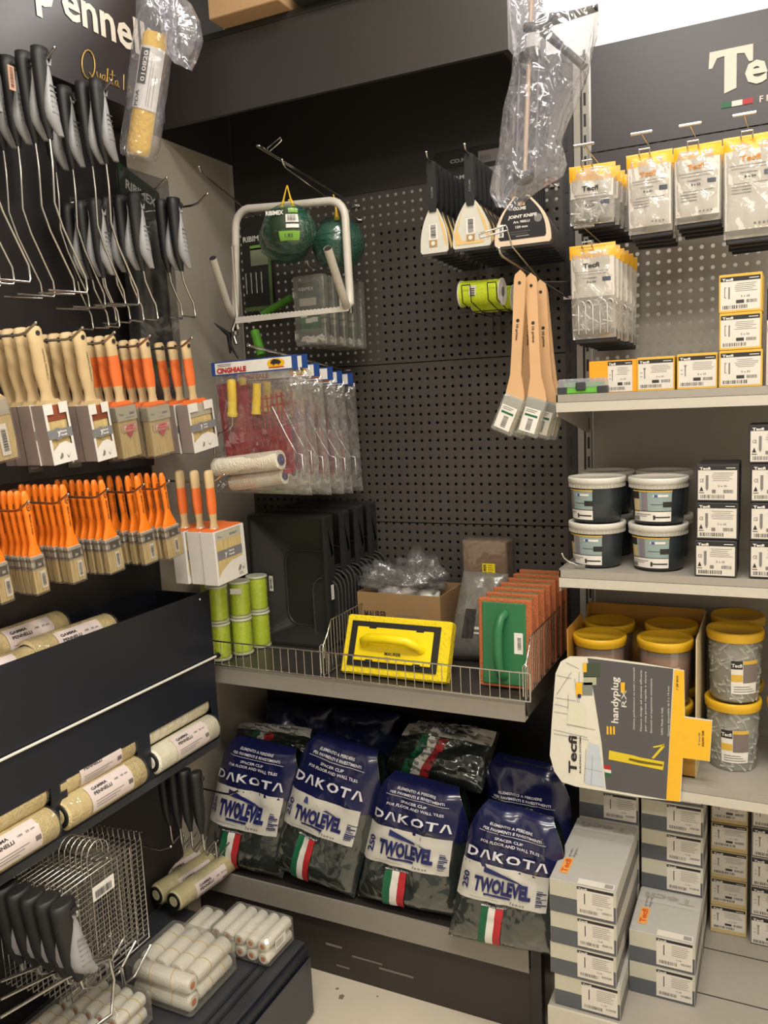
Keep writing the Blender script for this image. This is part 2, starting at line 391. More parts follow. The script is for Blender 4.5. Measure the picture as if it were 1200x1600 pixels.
# base cabinet of the stand with grooves
t = thing('base_cabinet', 'anthracite base cabinet with clear top tray below the brush stand', 'cabinet', (-1.52, 1.64, 0))
MB().box((0, -1.2, .012), (.46, 0, .19), anth, bev=.004).build('body', t)
g = MB(); g.box((.0, -1.2, .19), (.45, -.0, .2), mat('cabinet_top', (52, 53, 58), .3), bev=.003)
for x in (.385, .41): g.box((x, -1.2, .2), (x+.008, -.0, .2035), anth)
g.build('top', t)
MB().box((.462, -.6, .01), (.468, -.004, .165), mat('cabinet_front', (58, 59, 64), .3), bev=.002).build('front_panel', t)
# ================================================================== CORNER BAY
def flat(o, lab, cat, group=None): return tag(o, lab, cat, group)
def wire(pts, r, m=None, n=6, mb=None): return (mb or MB()).tube(pts, r, m or chrome, n)
def hook(name, tip, base, label, group, r=.0024, up=.012, double=False):
    """pegboard display hook: runs from the board out to an upturned tip"""
    tip = V(tip); base = V(base); d = (base-tip).normalized()
    t = thing(name, label, 'hook', base, group)
    m = MB(); upv = V((0, 0, 1))
    if not double:
        m.tube([V((0, 0, 0)), tip-base+d*.03, tip-base+d*.012, tip-base+upv*up*.4, tip-base+upv*up-d*.004], r, chrome, 6)
        m.lathe([(0, -.001), (r*1.25, 0), (r*1.25, .002), (0, .004)], chrome, tip-base+upv*up-d*.004, -d+upv, 8)
    else:
        s = X*.004
        for q in (-1, 1): m.tube([V((0, 0, 0)), tip-base+d*.03+s*q, tip-base+s*q], r*.75, chrome, 6)
        m.tube([tip-base-s, tip-base-d*.004, tip-base+s], r*.75, chrome, 6)
    m.build('rod', t)
    MB().box((-.012, -.003, -.004), (.012, 0, .004), chrome).tube([(-.008, 0, 0), (-.008, .004, 0)], .002, chrome, 5).tube([(.008, 0, 0), (.008, .004, 0)], .002, chrome, 5).build('peg', t)
    return t
# ---- wire fence and dividers on the corner shelf
t = thing('wire_fence', 'chrome wire fence along the front edge of the corner shelf', 'wire fence', (-1.51, 1.744, .864))
m = MB(); m.tube([(0, 0, 0), (1.01, 0, 0)], .0018, chrome).tube([(0, 0, .006), (0, 0, .064)], .0018, chrome).tube([(1.01, 0, 0), (1.01, 0, .066)], .0022, chrome)
m.build('rail_bottom', t); MB().tube([(0, 0, .066), (1.01, 0, .066)], .0022, chrome).build('rail_top', t)
m = MB()
for i in range(1, 43): m.tube([(i*1.01/43, 0, 0), (i*1.01/43, 0, .066)], .0011, chrome, 5)
m.build('upright_wires', t)
for x, lb in ((-1.035, 'chrome wire divider left of the yellow sponge float'), (-.512, 'chrome wire divider at the right end of the corner shelf, beside the green floats')):
    t = thing('wire_divider', lb, 'wire divider', (x, 1.75, .864)); m = MB()
    top = [(0, 0, 0), (0, 0, .075), (0, .03, .105), (0, .05, .135), (0, .42, .135), (0, .42, 0)]
    m.tube(top, .0018, chrome); m.tube([(0, 0, .003), (0, .42, .003)], .0015, chrome)
    for i in range(1, 27):
        y = i*.0158; z = .135 if y > .05 else .075+y*1.15
        m.tube([(0, y, .003), (0, y, z)], .001, chrome, 5)
    m.tube([(-.004, -.004, .01), (-.004, -.006, .08), (.0, 0, .085), (.006, -.004, .08), (.006, -.004, .05)], .0018, chrome)
    m.build('frame', t)
# ---- black tubs on edge
tubm = mat('black_plastic', (38, 38, 37), .42, noise=.05)
def rrect(x0, x1, z0, z1, r, y, n=4):
    p = []
    for cx, cz, a in ((x1-r, z0+r, -90), (x1-r, z1-r, 0), (x0+r, z1-r, 90), (x0+r, z0+r, 180)):
        for i in range(n+1): b = math.radians(a+90*i/n); p.append(V((cx+r*math.cos(b), y, cz+r*math.sin(b))))
    return p
tub_lab = ['front black mixing tub standing on edge with its open side to the aisle', 'second black mixing tub on edge, behind the open one', 'third black mixing tub on edge, behind two others', 'rearmost black mixing tub on edge against the back panel']
for i, (yy, xr, zt) in enumerate(((1.965, -1.133, 1.24), (2.03, -1.115, 1.245), (2.09, -1.10, 1.25), (2.145, -1.085, 1.255))):
    t = thing('mixing_tub', tub_lab[i], 'tub', (xr-.255, yy, .862), 'black mixing tubs on the corner shelf'); W = .255; Hh = zt-.862
    m = MB(); A = rrect(0, W, 0, Hh, .006, 0); B = rrect(.008, W-.008, .008, Hh-.008, .006, 0); C_ = rrect(.012, W-.012, .012, Hh-.012, .01, .002)
    D = rrect(.09, W-.016, .05, Hh-.11, .035, .05)
    m.rings([rrect(.003, W-.003, .003, Hh-.003, .006, .05), rrect(0, W, 0, Hh, .006, .045), A, B], tubm, cap=False, smooth=False)
    m.rings([B, C_, D], tubm, cap=False, smooth=False); m.add(D, [tuple(range(len(D)))], tubm); 
    m.build('basin', t)
    g = MB()
    for x in (.12, W-.07): pass
    g.rings([rrect(.085, W-.012, .045, Hh-.105, .04, .047), rrect(.088, W-.014, .048, Hh-.108, .038, .044), rrect(.092, W-.018, .052, Hh-.112, .034, .0485)], tubm, cap=False)
    g.box((W-.001, .004, .01), (W+.0025, .01, Hh-.01), tubm).box((W-.001, .008, Hh-.012), (W+.002, .04, Hh-.004), tubm)
    g.prism([(0, 0), (.03, -.09), (.02, -.1)], 0, .0015, tubm, Matrix.Translation((W, .01, Hh-.02)) @ Matrix.Rotation(math.pi/2, 4, 'Z'))
    g.build('rib', t)
    if i == 0:
        l = MB(); F = fr((.055, .012, .155), X, Z); l.quad(F, 0, 0, .013, .044, paper, .003); F2 = fr((.055, .0088, .155), Z, -X); l.barcode(F2, .006, -.01, .032, .007); l.build('price_label', t)
        l = MB(); F = fr((W+.003, .01, .14), Y, Z); l.quad(F, 0, 0, .016, .042, paper, .001); l.lines(F, .002, .036, .01, 6, .006, .001); l.build('price_label', t)
trm = mat('tray_plastic', (70, 70, 68), .35)
for k, (xr, y0, zt) in enumerate(((-1.088, 2.045, 1.092), (-1.066, 2.105, 1.10), (-1.046, 2.165, 1.11))):
    for j in range(6):
        sh = .0055*j; W = .085; x0 = xr-W-sh; x1 = xr-sh; y = y0-j*.0105; zz = zt-j*.006
        m = MB(); m.rings([rrect(x0, x1, .864, zz, .04, y, 3), rrect(x0+.0028, x1-.0028, .8668, zz-.0028, .038, y, 3), rrect(x0+.003, x1-.003, .867, zz-.003, .038, y+.006, 3)], trm, cap=False, smooth=False)
        m.rings([rrect(x0, x1, .864, zz, .04, y, 3), rrect(x0, x1, .864, zz, .04, y+.004, 3)], trm, cap=False, smooth=False)
        m.add(rrect(x0+.003, x1-.003, .867, zz-.003, .038, y+.006, 3), [tuple(range(16))], black)
        o = m.build('mortar_tray', None, (x0, y, .862))
        tag(o, ['small black tray with rounded rim in the front stack beside the mixing tubs', 'small black tray with rounded rim in the middle stack beside the mixing tubs', 'small black tray with rounded rim in the rear stack beside the mixing tubs'][k], 'tray', ['small trays, front stack', 'small trays, middle stack', 'small trays, rear stack'][k])
# ---- spools of green cord
lime = mat('lime_cord', (212, 232, 44), .6, noise=.12, nscale=120, bump=.6, bscale=300)
def spool():
    t = thing('cord_spool', 'x', 'spool', (0, 0, 0)); m = MB()
    prof = [(.022, .006)] + [(.0225+.0012*(i % 2), .006+.006*i) for i in range(1, 11)] + [(.022, .07)]
    m.lathe(prof, lime, n=24); m.build('cord', t)
    for z in (0, .0705): f = MB(); f.lathe([(.0245, z), (.0255, z+.001), (.0255, z+.0035), (.0245, z+.0045)], mat('spool_flange', (216, 216, 196), .4), n=24); f.build('flange', t)
    w_ = MB(); w_.lathe([(.0262, .002), (.0266, .02), (.0258, .04), (.0264, .06), (.0262, .073)], film('spool_wrap', (225, 230, 200), .04, .15, 60, .5, .2), n=24, cap=False); w_.build('wrap', t)
    return t
sp0 = spool()
sp_pos = [(-1.39, 1.80, 0), (-1.362, 1.865, 0), (-1.352, 1.94, 0), (-1.455, 1.84, 0), (-1.43, 1.915, 0),
          (-1.395, 1.805, 1), (-1.366, 1.872, 1), (-1.357, 1.945, 1), (-1.455, 1.86, 1)]
first = True
for i, (x, y, k) in enumerate(sp_pos):
    lab = ('lime green cord spool in the lower layer' if k == 0 else 'lime green cord spool in the upper layer') + ' ' + ['nearest the wire fence', 'second from the front', 'third from the front beside the black tub', 'against the side panel', 'at the back'][i % 5 if k == 0 else i-5]
    if k == 1 and i == 6: lab = 'lime green cord spool in the upper layer with a white barcode label'
    z = .862+k*.104
    o = sp0 if first else dup(sp0, (0, 0, 0)); first = False
    o.location = (x, y, z); o.rotation_euler = (0, 0, i*.7); o['label'] = lab; o['group'] = 'cord spools stacked in the corner'
    o.scale = (1.22, 1.22, 1.36)
l = MB(); F = fr((-1.3555, 1.842, 1.036), V((.94, .34, 0)), Z); l.quad(F, -.016, -.0, .016, .016, paper, .0015); l.barcode(F, -.0, .003, .014, .009); l.lines(F, -.014, .011, .011, 3, .003, .001)
o = l.build('barcode_label'); o.parent = bpy.data.objects['cord_spool.006'] if 'cord_spool.006' in bpy.data.objects else sp0
if o.parent: o.matrix_parent_inverse = (Matrix.Translation(o.parent.location) @ o.parent.rotation_euler.to_matrix().to_4x4() @ Matrix.Diagonal((1.22, 1.22, 1.36, 1))).inverted()
# ---- cardboard box with crumpled film
def crumple(center, size, seed, mtl, name='plastic_film', nu=36, nv=18, amp=.35, flat_=1.0, M=None):
    rnd = random.Random(seed); from mathutils import noise
    m = MB(); vs = []; sx, sy, sz = size; off = V((rnd.random()*50, rnd.random()*50, 0))
    for j in range(nv+1):
        for i in range(nu):
            a = 2*math.pi*i/nu; b = math.pi*j/nv
            p = V((math.cos(a)*math.sin(b), math.sin(a)*math.sin(b), math.cos(b)))
            k = 1+amp*(1.2*noise.noise(p*1.7+off)+.6*noise.noise(p*3.6+off)+.2*noise.noise(p*8+off))
            vs.append(V(center)+V((p.x*sx*k, p.y*sy*k, p.z*sz*k)))
    fs = [(j*nu+i, j*nu+(i+1) % nu, (j+1)*nu+(i+1) % nu, (j+1)*nu+i) for j in range(nv) for i in range(nu)]
    if M is not None: vs = [M @ v for v in vs]
    return m.add(vs, fs, mtl, True)
t = thing('cardboard_box', 'open cardboard box with dark maker name behind the yellow sponge float', 'box', (-1.05, 1.98, .862))
m = MB(); a, b, h = .245, .17, .168; th = .003
m.box((0, 0, 0), (a, b, th), card); m.box((0, 0, 0), (a, th, h), cardl); m.box((0, b-th, 0), (a, b, h), card); m.box((0, th, 0), (th, b-th, h), card); m.box((a-th, th, 0), (a, b-th, h), card)
m.build('carton', t)
l = MB(); F = fr((0, 0, 0), X, Z); l.text(F, 'MAURER', .02, .098, .028, mat('box_ink', (60, 48, 40), .7), bold=.03, width=.068)
for k in range(3): l.quad(F, .115+.02*(k == 2), .108-k*.008, .185 if k < 2 else .17, .1095-k*.008+.001, inkgrey)
l.build('printing', t)
o = crumple((.1, .085, .185), (.105, .075, .035), 3, clear, amp=.55); 
for c, s_, sd in (((.045, .06, .205), (.05, .04, .036), 5), ((.14, .09, .21), (.06, .05, .05), 8), ((.195, .08, .2), (.045, .045, .03), 9)):
    q = crumple(c, s_, sd, clear, amp=.6, nu=26, nv=14); o.add(q.v, q.f, clear, True)
film_o = o.build('plastic_film', None); film_o.location = t.location; tag(film_o, 'crumpled clear plastic film bulging out of the open cardboard box', 'plastic bag')
# white things inside
o = MB()
for k in range(3): o.lathe([(.0, 0), (.03, .004), (.032, .03), (.0, .04)], paper, (.06+k*.06, .08, .13), n=14)
for k in range(0): pass
o.build('foam_filling', t)
# ---- brown pad in film + grey bag
t = thing('scouring_pad', 'brown abrasive pad block in clear film with yellow label against the back panel', 'pad', (-.788, 2.12, .98))
MB().box((0, 0, 0), (.122, .05, .185), mat('brown_pad', (122, 92, 62), .95, noise=.2, nscale=90, bump=.6), bev=.003).build('pad', t)
MB().box((-.003, -.003, -.003), (.126, .056, .19), film('pad_film', (220, 210, 195), .1, .12, 30, .9), bev=.004).build('film', t)
l = MB(); F = fr((.056, -.0045, .085), X, Z); l.quad(F, 0, 0, .036, .042, mat('label_yellow', (232, 208, 30), .5)); F2 = fr((.056+.012, -.0045, .085), Z, -X); l.text(F2, 'MAURER', .002, .001, .011, ink, bold=.03, width=.038)
l.lines(F, .016, .036, .016, 5, .006, .0012, ink); l.build('label', t)
t.location.z = .97
tag(MB().box((-.77, 2.125, .8625), (-.68, 2.17, .965), card, bev=.003).build('carton_block'), 'plain brown block standing under the film-wrapped abrasive pad', 'box')
from mathutils import noise as NZ
def pouch(corners, thick, mtl, seed=0, nu=24, nv=30, zig=.0, wr=.006, taper=0):
    """pillow-shaped pouch. corners TL,TR,BR,BL; returns MB and surface function s(u,v,side)"""
    TL, TR, BR, BL = [V(c) for c in corners]; N = (TR-TL).cross(TL-BL).normalized(); off = V((seed*7.3, seed*3.1, 0))
    def s(u, v, side=1, o=0):
        if taper and v < .3: u = .5+(u-.5)*(1-taper*(1-v/.3)**2)
        p = TL*(1-u)*(1-v)+TR*u*(1-v)+BR*u*v+BL*(1-u)*v
        e = max(0, (1-(2*u-1)**4))*max(0, (1-(2*v-1)**6))
        q = V((u*4, v*5, side*3))+off
        w_ = (NZ.noise(q)+.5*NZ.noise(q*2.6)+.3*NZ.noise(q*6))*wr*(.3+.7*e)
        return p+N*(side*(thick/2*e**.6)+w_+o*side)
    m = MB(); vs = []
    for side in (1, -1):
        for j in range(nv+1):
            for i in range(nu+1): vs.append(s(i/nu, j/nv, side))
    n = (nu+1)*(nv+1); fs = []
    for j in range(nv):
        for i in range(nu):
            a = j*(nu+1)+i; fs.append((a, a+nu+1, a+nu+2, a+1)); fs.append((n+a, n+a+1, n+a+nu+2, n+a+nu+1))
    m.add(vs, fs, mtl, True)
    return m, s
def decal(m, s, u0, v0, u1, v1, mtl, o=.0012, nu=10, nv=10, skew=0):
    vs = [s(u0+(u1-u0)*i/nu+skew*(j/nv), v0+(v1-v0)*j/nv, 1, o) for j in range(nv+1) for i in range(nu+1)]
    m.add(vs, [(j*(nu+1)+i, (j+1)*(nu+1)+i, (j+1)*(nu+1)+i+1, j*(nu+1)+i+1) for j in range(nv) for i in range(nu)], mtl, True)
def stext(m, s, t, u0, v1, hu, wu, mtl, o=.0024, bold=.02, rot=0):
    """text on the pouch surface: baseline at v1, height hu (in v), width wu (in u)"""
    vs, fs, wd = text_mesh(t, bold)
    if not rot: m.add([s(u0+v.x/wd*wu, v1-v.y*hu, 1, o) for v in vs], fs, mtl)
    else: m.add([s(u0-v.y*hu, v1-v.x/wd*wu, 1, o) for v in vs], fs, mtl)
c = [P(700, 893, 'y', 2.03), P(788, 900, 'y', 2.03), (-.66, 1.99, .864), (-.795, 1.95, .864)]
c = [V((-.755, 2.03, 1.092)), V((-.632, 2.03, 1.09)), V((-.65, 2.0, .866)), V((-.79, 1.975, .866))]
m, s = pouch(c, .06, film('grey_bag_film', (150, 148, 140), .45, .2, 30, .7), 4)
t = thing('plastic_pouch', 'translucent grey pouch of dark clips standing between the cardboard box and green floats', 'pouch', c[3]); o = m.build('film', t, c[3]); o.location = (0, 0, 0)
m2 = MB(); m3 = MB()
decal(m2, s, .28, .42, .5, .75, mat('print_dark', (48, 46, 44), .5), .001); decal(m2, s, .55, .3, .58, .5, mat('print_dark', (48, 46, 44), .5), .001); decal(m2, s, .5, .62, .75, .65, paper, .001); decal(m2, s, .5, .68, .7, .7, paper, .001)
o = m2.build('printing', t, c[3]); o.location = (0, 0, 0)
q, s2 = pouch([c[0]*.5+c[3]*.5+V((.01, .01, 0)), c[1]*.5+c[2]*.5+V((-.01, .01, 0)), c[2]+V((-.006, .0, .006)), c[3]+V((.006, 0, .006))], .045, mat('clip_fill', (62, 66, 60), .7, noise=.4, nscale=90, bump=.8, bscale=90), 6)
o = q.build('contents', t, c[3]); o.location = (0, 0, 0)
# ---- yellow sponge float
t = thing('sponge_float', 'yellow sponge float with black ring and yellow handle leaning behind the wire fence', 'float', (-1.008, 1.785, .868), rot=(-.42, 0, 0))
ysp = mat('yellow_sponge', (232, 206, 26), .9, noise=.15, nscale=150, bump=.9, bscale=120); yp = mat('yellow_plastic', (240, 214, 12), .35)
MB().box((0, 0, 0), (.288, .035, .15), ysp, bev=.004).build('sponge', t)
m = MB(); m.box((.018, -.004, .02), (.262, 0, .134), rubber); m.build('backing', t)
m = MB(); m.box((.036, -.008, .034), (.246, -.004, .12), yp, bev=.0018)
m.build('plate', t)
m = MB()
for a in ((.07, .116), (.2, .116), (.07, .03), (.2, .03)): m.box((a[0], -.0085, a[1]), (a[0]+.02, -.0045, a[1]+.008), rubber)
m.build('clip_notches', t)
m = MB(); pts = [V((.062, -.006, .078)), V((.066, -.022, .082)), V((.085, -.036, .088)), V((.14, -.04, .09)), V((.19, -.038, .088)), V((.214, -.024, .08)), V((.218, -.006, .074))]
m.tube(pts, [.012, .0115, .012, .012, .012, .0115, .013], yp, 12); m.build('handle', t)
l = MB(); F = fr((0, -.0082, 0), X, Z); l.text(F, 'MAURER', .122, .052, .011, ink, width=.045, bold=.03); l.lines(F, .125, .046, .014, 3, .004, .001); l.build('lettering', t)
# ---- green plastering floats
gp = mat('green_plastic', (44, 112, 70), .4); osp = mat('orange_sponge', (176, 100, 60), .95, noise=.2, nscale=200, bump=.8, bscale=220)
t = thing('sponge_float', 'green float on orange sponge with curved handle, frontmost of its row', 'float', (0, 0, 0), 'green floats standing in a row', rot=(0, 0, 0))
MB().box((0, 0, 0), (.128, .016, .212), osp, bev=.002).build('sponge', t)
MB().box((.01, -.004, .008), (.116, 0, .204), gp, bev=.002).build('plate', t)
m = MB(); m.tube([(.062, -.003, .03), (.06, -.02, .035), (.058, -.03, .06), (.056, -.032, .1), (.057, -.03, .145), (.062, -.022, .172), (.066, -.003, .178)], [.011, .010, .0105, .011, .0105, .010, .011], gp, 12); m.build('handle', t)
l = MB(); F = fr((.088, -.0042, .085), X, Z); l.quad(F, 0, 0, .021, .05, paper); F2 = fr((.088, -.0042, .085), Z, -X); l.barcode(F2, .01, -.017, .03, .009); l.build('barcode_label', t)
gf = t; o = None
for i in range(7):
    o = gf if i == 0 else dup(gf, (0, 0, 0))
    o.location = (-.642+i*.0008, 1.81+i*.054, .866); o.rotation_euler = (-.04, 0, 0)
    o['label'] = 'green float on orange sponge, %s' % ['frontmost of the row', 'second in the row', 'third in the row', 'fourth in the row', 'fifth in the row', 'sixth in the row', 'rearmost of the row'][i]
# ---- white tubular frame with toothed strip
wt = mat('white_tube', (206, 200, 188), .35)
t = thing('bow_saw_frame', 'white bent tube frame with open prongs and toothed strip hanging in the corner', 'tubular frame', (-1.2, 1.95, 1.8))
O = V((-1.2, 1.95, 1.8)); m = MB()
pts = [(-1.325, 1.80, 1.93), (-1.36, 1.9, 1.825), (-1.368, 1.93, 1.797), (-1.372, 1.95, 1.80), (-1.368, 1.95, 1.84), (-1.352, 1.95, 2.02)] + [tuple(p) for p in arc((-1.305, 1.95, 2.03), .046, 175, 92, 5, X, Z)] + [(-1.2, 1.95, 2.068)] + [tuple(p) for p in arc((-1.06, 1.95, 2.015), .046, 88, 0, 5, X, Z)] + [(-1.013, 1.95, 1.9), (-1.012, 1.95, 1.84), (-1.012, 1.95, 1.80), (-1.012, 1.93, 1.79), (-1.006, 1.9, 1.815), (-.988, 1.80, 1.915)]
m.tube([V(p)-O for p in pts], .0105, wt, 12, cap=False); 
for a, b in ((0, 1), (-1, -2)):
    d = (V(pts[b])-V(pts[a])).normalized(); m.lathe([(.0085, -.0001), (.0085, .01)], ink, V(pts[a])-O+d*.0003, d, 12)
m.build('tube', t)
m = MB(); F = [V((-1.37, 1.925, 1.79)), V((-1.0, 1.925, 1.795))]
n = 60; poly = [(0, -.012)]+[(.35, -.008), (.35, .006)]; 
for i in range(n, -1, -1): poly.append((.35*i/n, .006 if i % 2 else .0035))
m.prism(poly, 0, .0015, wt, Matrix.Translation(V((-1.355, 1.925, 1.787))-O)); m.build('toothed_strip', t)
wire([V((-1.345, 1.93, 1.98))-O, V((-1.352, 1.93, 1.98))-O, V((-1.352, 1.93, 1.80))-O, V((-1.352, 1.93, 1.76))-O], .0035, wt).build('side_rod', t)
wire([V((-1.03, 1.93, 1.86))-O, V((-1.03, 1.93, 1.79))-O], .003, wt).build('side_rod', t)
m = MB(); m.tube([V(q)-O for q in ((-1.36, 1.94, 1.79), (-1.37, 1.93, 1.76), (-1.365, 1.93, 1.735), (-1.36, 1.93, 1.72))], .006, dchrome).lathe([(.009, 0), (.009, .01)], dchrome, V((-1.362, 1.93, 1.745))-O, (0, 0, 1), 6); m.build('bolt', t)
MB().lathe([(.007, 0), (.007, .02)], dchrome, V((-1.01, 1.945, 1.775))-O, (0, 0, 1), 8).build('bolt', t)
# hooks of the corner bay
hook('display_hook', (-1.381, 1.85, 2.158), (-1.402, 2.196, 2.08), 'dark display hook left of the twine balls with upturned tip', 'pegboard hooks of the corner bay')
hook('display_hook', (-1.097, 1.80, 2.12), (-1.10, 2.196, 2.06), 'display hook through the yellow loops of the twine balls', 'pegboard hooks of the corner bay')
t = hook('display_hook', (-1.14, 1.76, 2.163), (-1.105, 2.196, 2.10), 'empty price-tag hook with long wire loop above the twine balls', 'pegboard hooks of the corner bay', double=True)
m = MB(); Bq = V((-1.105, 2.196, 2.10))
m.tube([V((-1.14, 1.80, 2.168))-Bq, V((-1.10, 1.8, 2.186))-Bq, V((-1.098, 1.8, 2.178))-Bq, V((-1.135, 1.8, 2.158))-Bq], .0016, chrome, 5, closed=True); m.build('tag_loop', t)
hook('display_hook', (-1.17, 1.71, 1.695), (-1.16, 2.196, 1.64), 'double-wire hook carrying the bagged paint roller sets', 'pegboard hooks of the corner bay', r=.003, double=True)
# ---- green twine balls
gt = mat('green_twine', (24, 92, 76), .75, noise=.25, nscale=150, bump=.7, bscale=260)
def twine_ball():
    t = thing('twine_ball', 'x', 'twine ball', (0, 0, 0)); m = MB(); rnd = random.Random(4)
    m.lathe([(.0, -.05), (.03, -.044), (.05, -.02), (.053, .0), (.05, .02), (.03, .044), (0, .05)], gt, n=24)
    for k in range(34):
        ax = V((rnd.gauss(0, .5), rnd.gauss(0, .5), 1)).normalized(); a = ax.orthogonal().normalized(); b = ax.cross(a); h = rnd.uniform(-.6, .6); rr = math.sqrt(1-h*h)
        pts = []
        for i in range(30):
            th = 2*math.pi*i/30; d = (a*math.cos(th)+b*math.sin(th))*rr+ax*h; pts.append(V((d.x*.0545, d.y*.0545, d.z*.05)))
        m.tube(pts, .0014, gt, 4, closed=True)
    m.build('twine', t)
    n = MB(); n.lathe([(.02, .056), (.045, .04), (.056, .01), (.0565, -.01), (.048, -.036), (.02, -.054)], film('net_film', (150, 200, 180), .05, .2, 60), n=20, cap=False); n.build('net', t)
    y = MB()
    for q in (-1, 1):
        y.tube([(q*.012, 0, .05), (q*.012, 0, .058), (q*.008, 0, .07), (q*.003, .002, .09), (0, .004, .1)], [.006, .004, .002, .0016, .0016], mat('yellow_tie', (222, 180, 40), .5), 6)
    y.build('tie', t)
    return t
tb = twine_ball(); tb.location = (-1.135, 1.87, 1.985); tb.scale = (1.25, 1.15, 1.1); tb['label'] = 'dark green twine ball with printed card, in front of the others'; tb['group'] = 'green twine balls'
o = dup(tb, (-1.21, 1.97, 1.985), (0, .2, 1), 'dark green twine ball half hidden on the left of the front one')
o = dup(tb, (-1.075, 2.02, 1.965), (0, -.25, 2), 'dark green twine ball hanging right of the front one', scale=1.25)
def arc_card(m, r, a0, a1, z0, z1, mtl, n=10, zc=None, o=0):
    rr = []
    vs = []; nz = 5
    for j in range(nz+1):
        z = z0+(z1-z0)*j/nz
        k = math.sqrt(max(.05, 1-(z/.062)**2))
        for i in range(n+1):
            a = math.radians(a0+(a1-a0)*i/n); vs.append(V(((r*k+o)*math.sin(a), -(r*k+o)*math.cos(a), z)))
    m.add(vs, [(j*(n+1)+i, j*(n+1)+i+1, (j+1)*(n+1)+i+1, (j+1)*(n+1)+i) for j in range(nz) for i in range(n)], mtl, True)
l = MB(); dkg = mat('card_darkgreen', (34, 52, 30), .5); lgr = mat('card_green', (118, 168, 60), .5)
arc_card(l, .057, -12, 52, -.032, .04, dkg); arc_card(l, .057, 8, 52, -.032, -.012, lgr, o=.0012); arc_card(l, .057, 24, 50, .006, .024, paper, o=.0014); arc_card(l, .057, 24, 50, -.006, .002, paper, o=.0014); arc_card(l, .057, 30, 52, .028, .04, lgr, o=.0012)
F = fr((-.016, -.062, .018), V((.9, .3, 0)), Z)
l.text(F, 'RIBIMEX', .0, .006, .013, paper, bold=.03, width=.036); l.barcode((V((.028, -.0545, .009)), V((.8, .6, 0)), Z.copy()), 0, 0, .018, .012); l.text((V((.022, -.0575, -.027)), V((.85, .5, 0)), Z.copy()), '1.83', 0, 0, .011, ink, bold=.03)
l.text((V((.03, -.054, .03)), V((.8, .6, 0)), Z.copy()), '+70 m', 0, 0, .008, paper)
l.build('printed_card', tb)
# ---- pack with pale netting, plastic boxes, garden hand tools
def boardcard(name, lab, cat, c, W, H, th, mtl, rot=(0, 0, 0), group=None):
    t = thing(name, lab, cat, c, group, rot); MB().box((0, 0, 0), (W, th, H), mtl, bev=min(.001, th/3)).build('card', t); return t
t = boardcard('garden_pack', 'dark printed garden pack with pale items behind the left side of the tube frame', 'pack', (-1.46, 2.13, 1.83), .1, .27, .012, mat('card_black', (30, 30, 28), .4))
l = MB(); F = fr((0, 0, 0), X, Z); l.text(F, 'RIBIMEX', .008, .2, .022, paper, bold=.02, width=.085); l.quad(F, .03, .13, .09, .18, mat('pack_pale', (128, 134, 110), .6)); l.quad(F, .03, .175, .08, .188, lgr)
for k in range(4): l.tube([(.012+k*.018, -.003, .05), (.012+k*.018, -.003, .11)], .003, chrome, 6)
l.quad(F, .0, .0, .1, .012, mat('pack_green', (84, 108, 58), .5)); l.quad(F, .09, .0, .1, .2, mat('pack_green', (84, 108, 58), .5)); l.build('printing', t)
pbx = film('box_plastic', (200, 200, 190), .16, .08, 20, .2, .3)
t = thing('plastic_case', 'x', 'plastic case', (0, 0, 0)); W, Hh = .095, .185
MB().box((0, 0, 0), (W, .026, Hh), pbx, bev=.003).build('case', t)
l = MB(); F = fr((0, .003, 0), X, Z); l.quad(F, .015, .035, W-.015, Hh-.02, mat('case_card', (40, 48, 38), .5)); l.quad(F, .018, .04, W-.018, .075, mat('case_green', (50, 110, 62), .5), .001); l.quad(F, .018, .105, .07, .125, mat('case_pic', (168, 160, 150), .6), .001)
l.text(F, 'RIBIMEX', .018, .145, .012, paper, width=.045); 
for a in ((.02, .075), (.05, .08), (.035, .06), (.052, .062)): l.quad(F, a[0], a[1], a[0]+.02, a[1]+.012, paper, .0014)
l.barcode(F, .053, .082, .016, .008); l.text(F, '15.73', .03, .045, .01, ink, bold=.02); l.build('insert', t)
m = MB(); rnd = random.Random(2)
for k in range(14): x = rnd.uniform(.012, W-.03); m.tube([(x, .013, .008+rnd.random()*.016), (x+.018, .011, .01+rnd.random()*.02)], .004, paper, 6)
m.build('plugs', t)
MB().box((-.004, .006, .02), (.0, .02, .035), paper).box((-.004, .006, .13), (0, .02, .145), paper).build('latch', t)
for i in range(5):
    o = t if i == 0 else dup(t, (0, 0, 0))
    o.location = (-1.192+i*.008, 1.965+i*.038, 1.703-.002*i); o['group'] = 'clear plastic cases on one hook'
    o['label'] = ['clear plastic case of white plugs with green card, frontmost of five', 'clear plastic case directly behind the front one', 'clear plastic case in the middle of the row of five', 'clear plastic case, fourth of the row from the front', 'clear plastic case, rearmost of five against the pegboard'][i]
hook('display_hook', (-1.13, 1.95, 1.905), (-1.11, 2.196, 1.895), 'short hook holding the clear plastic cases', 'pegboard hooks of the corner bay')
lg = mat('lime_plastic', (88, 156, 44), .4)
t = thing('hand_hoe', 'black forked hand hoe head with green handle hanging below the tube frame', 'garden tool', (-1.42, 2.05, 1.74)); m = MB(); O = V((-1.42, 2.05, 1.74))
q = [P(373, 508, 'y', 2.0), P(358, 525, 'y', 2.0), P(335, 505, 'y', 1.98), P(360, 552, 'y', 2.0), P(372, 560, 'y', 2.0)]
m.tube([q[0]-O, q[1]-O], .005, rubber); m.tube([q[2]-O, q[1]-O+V((0, 0, .004)), q[3]-O], [.0015, .009, .003], rubber, 6); m.tube([q[1]-O, (q[1]+q[3])/2-O, q[4]-O], [.006, .005, .002], rubber); m.build('head', t)
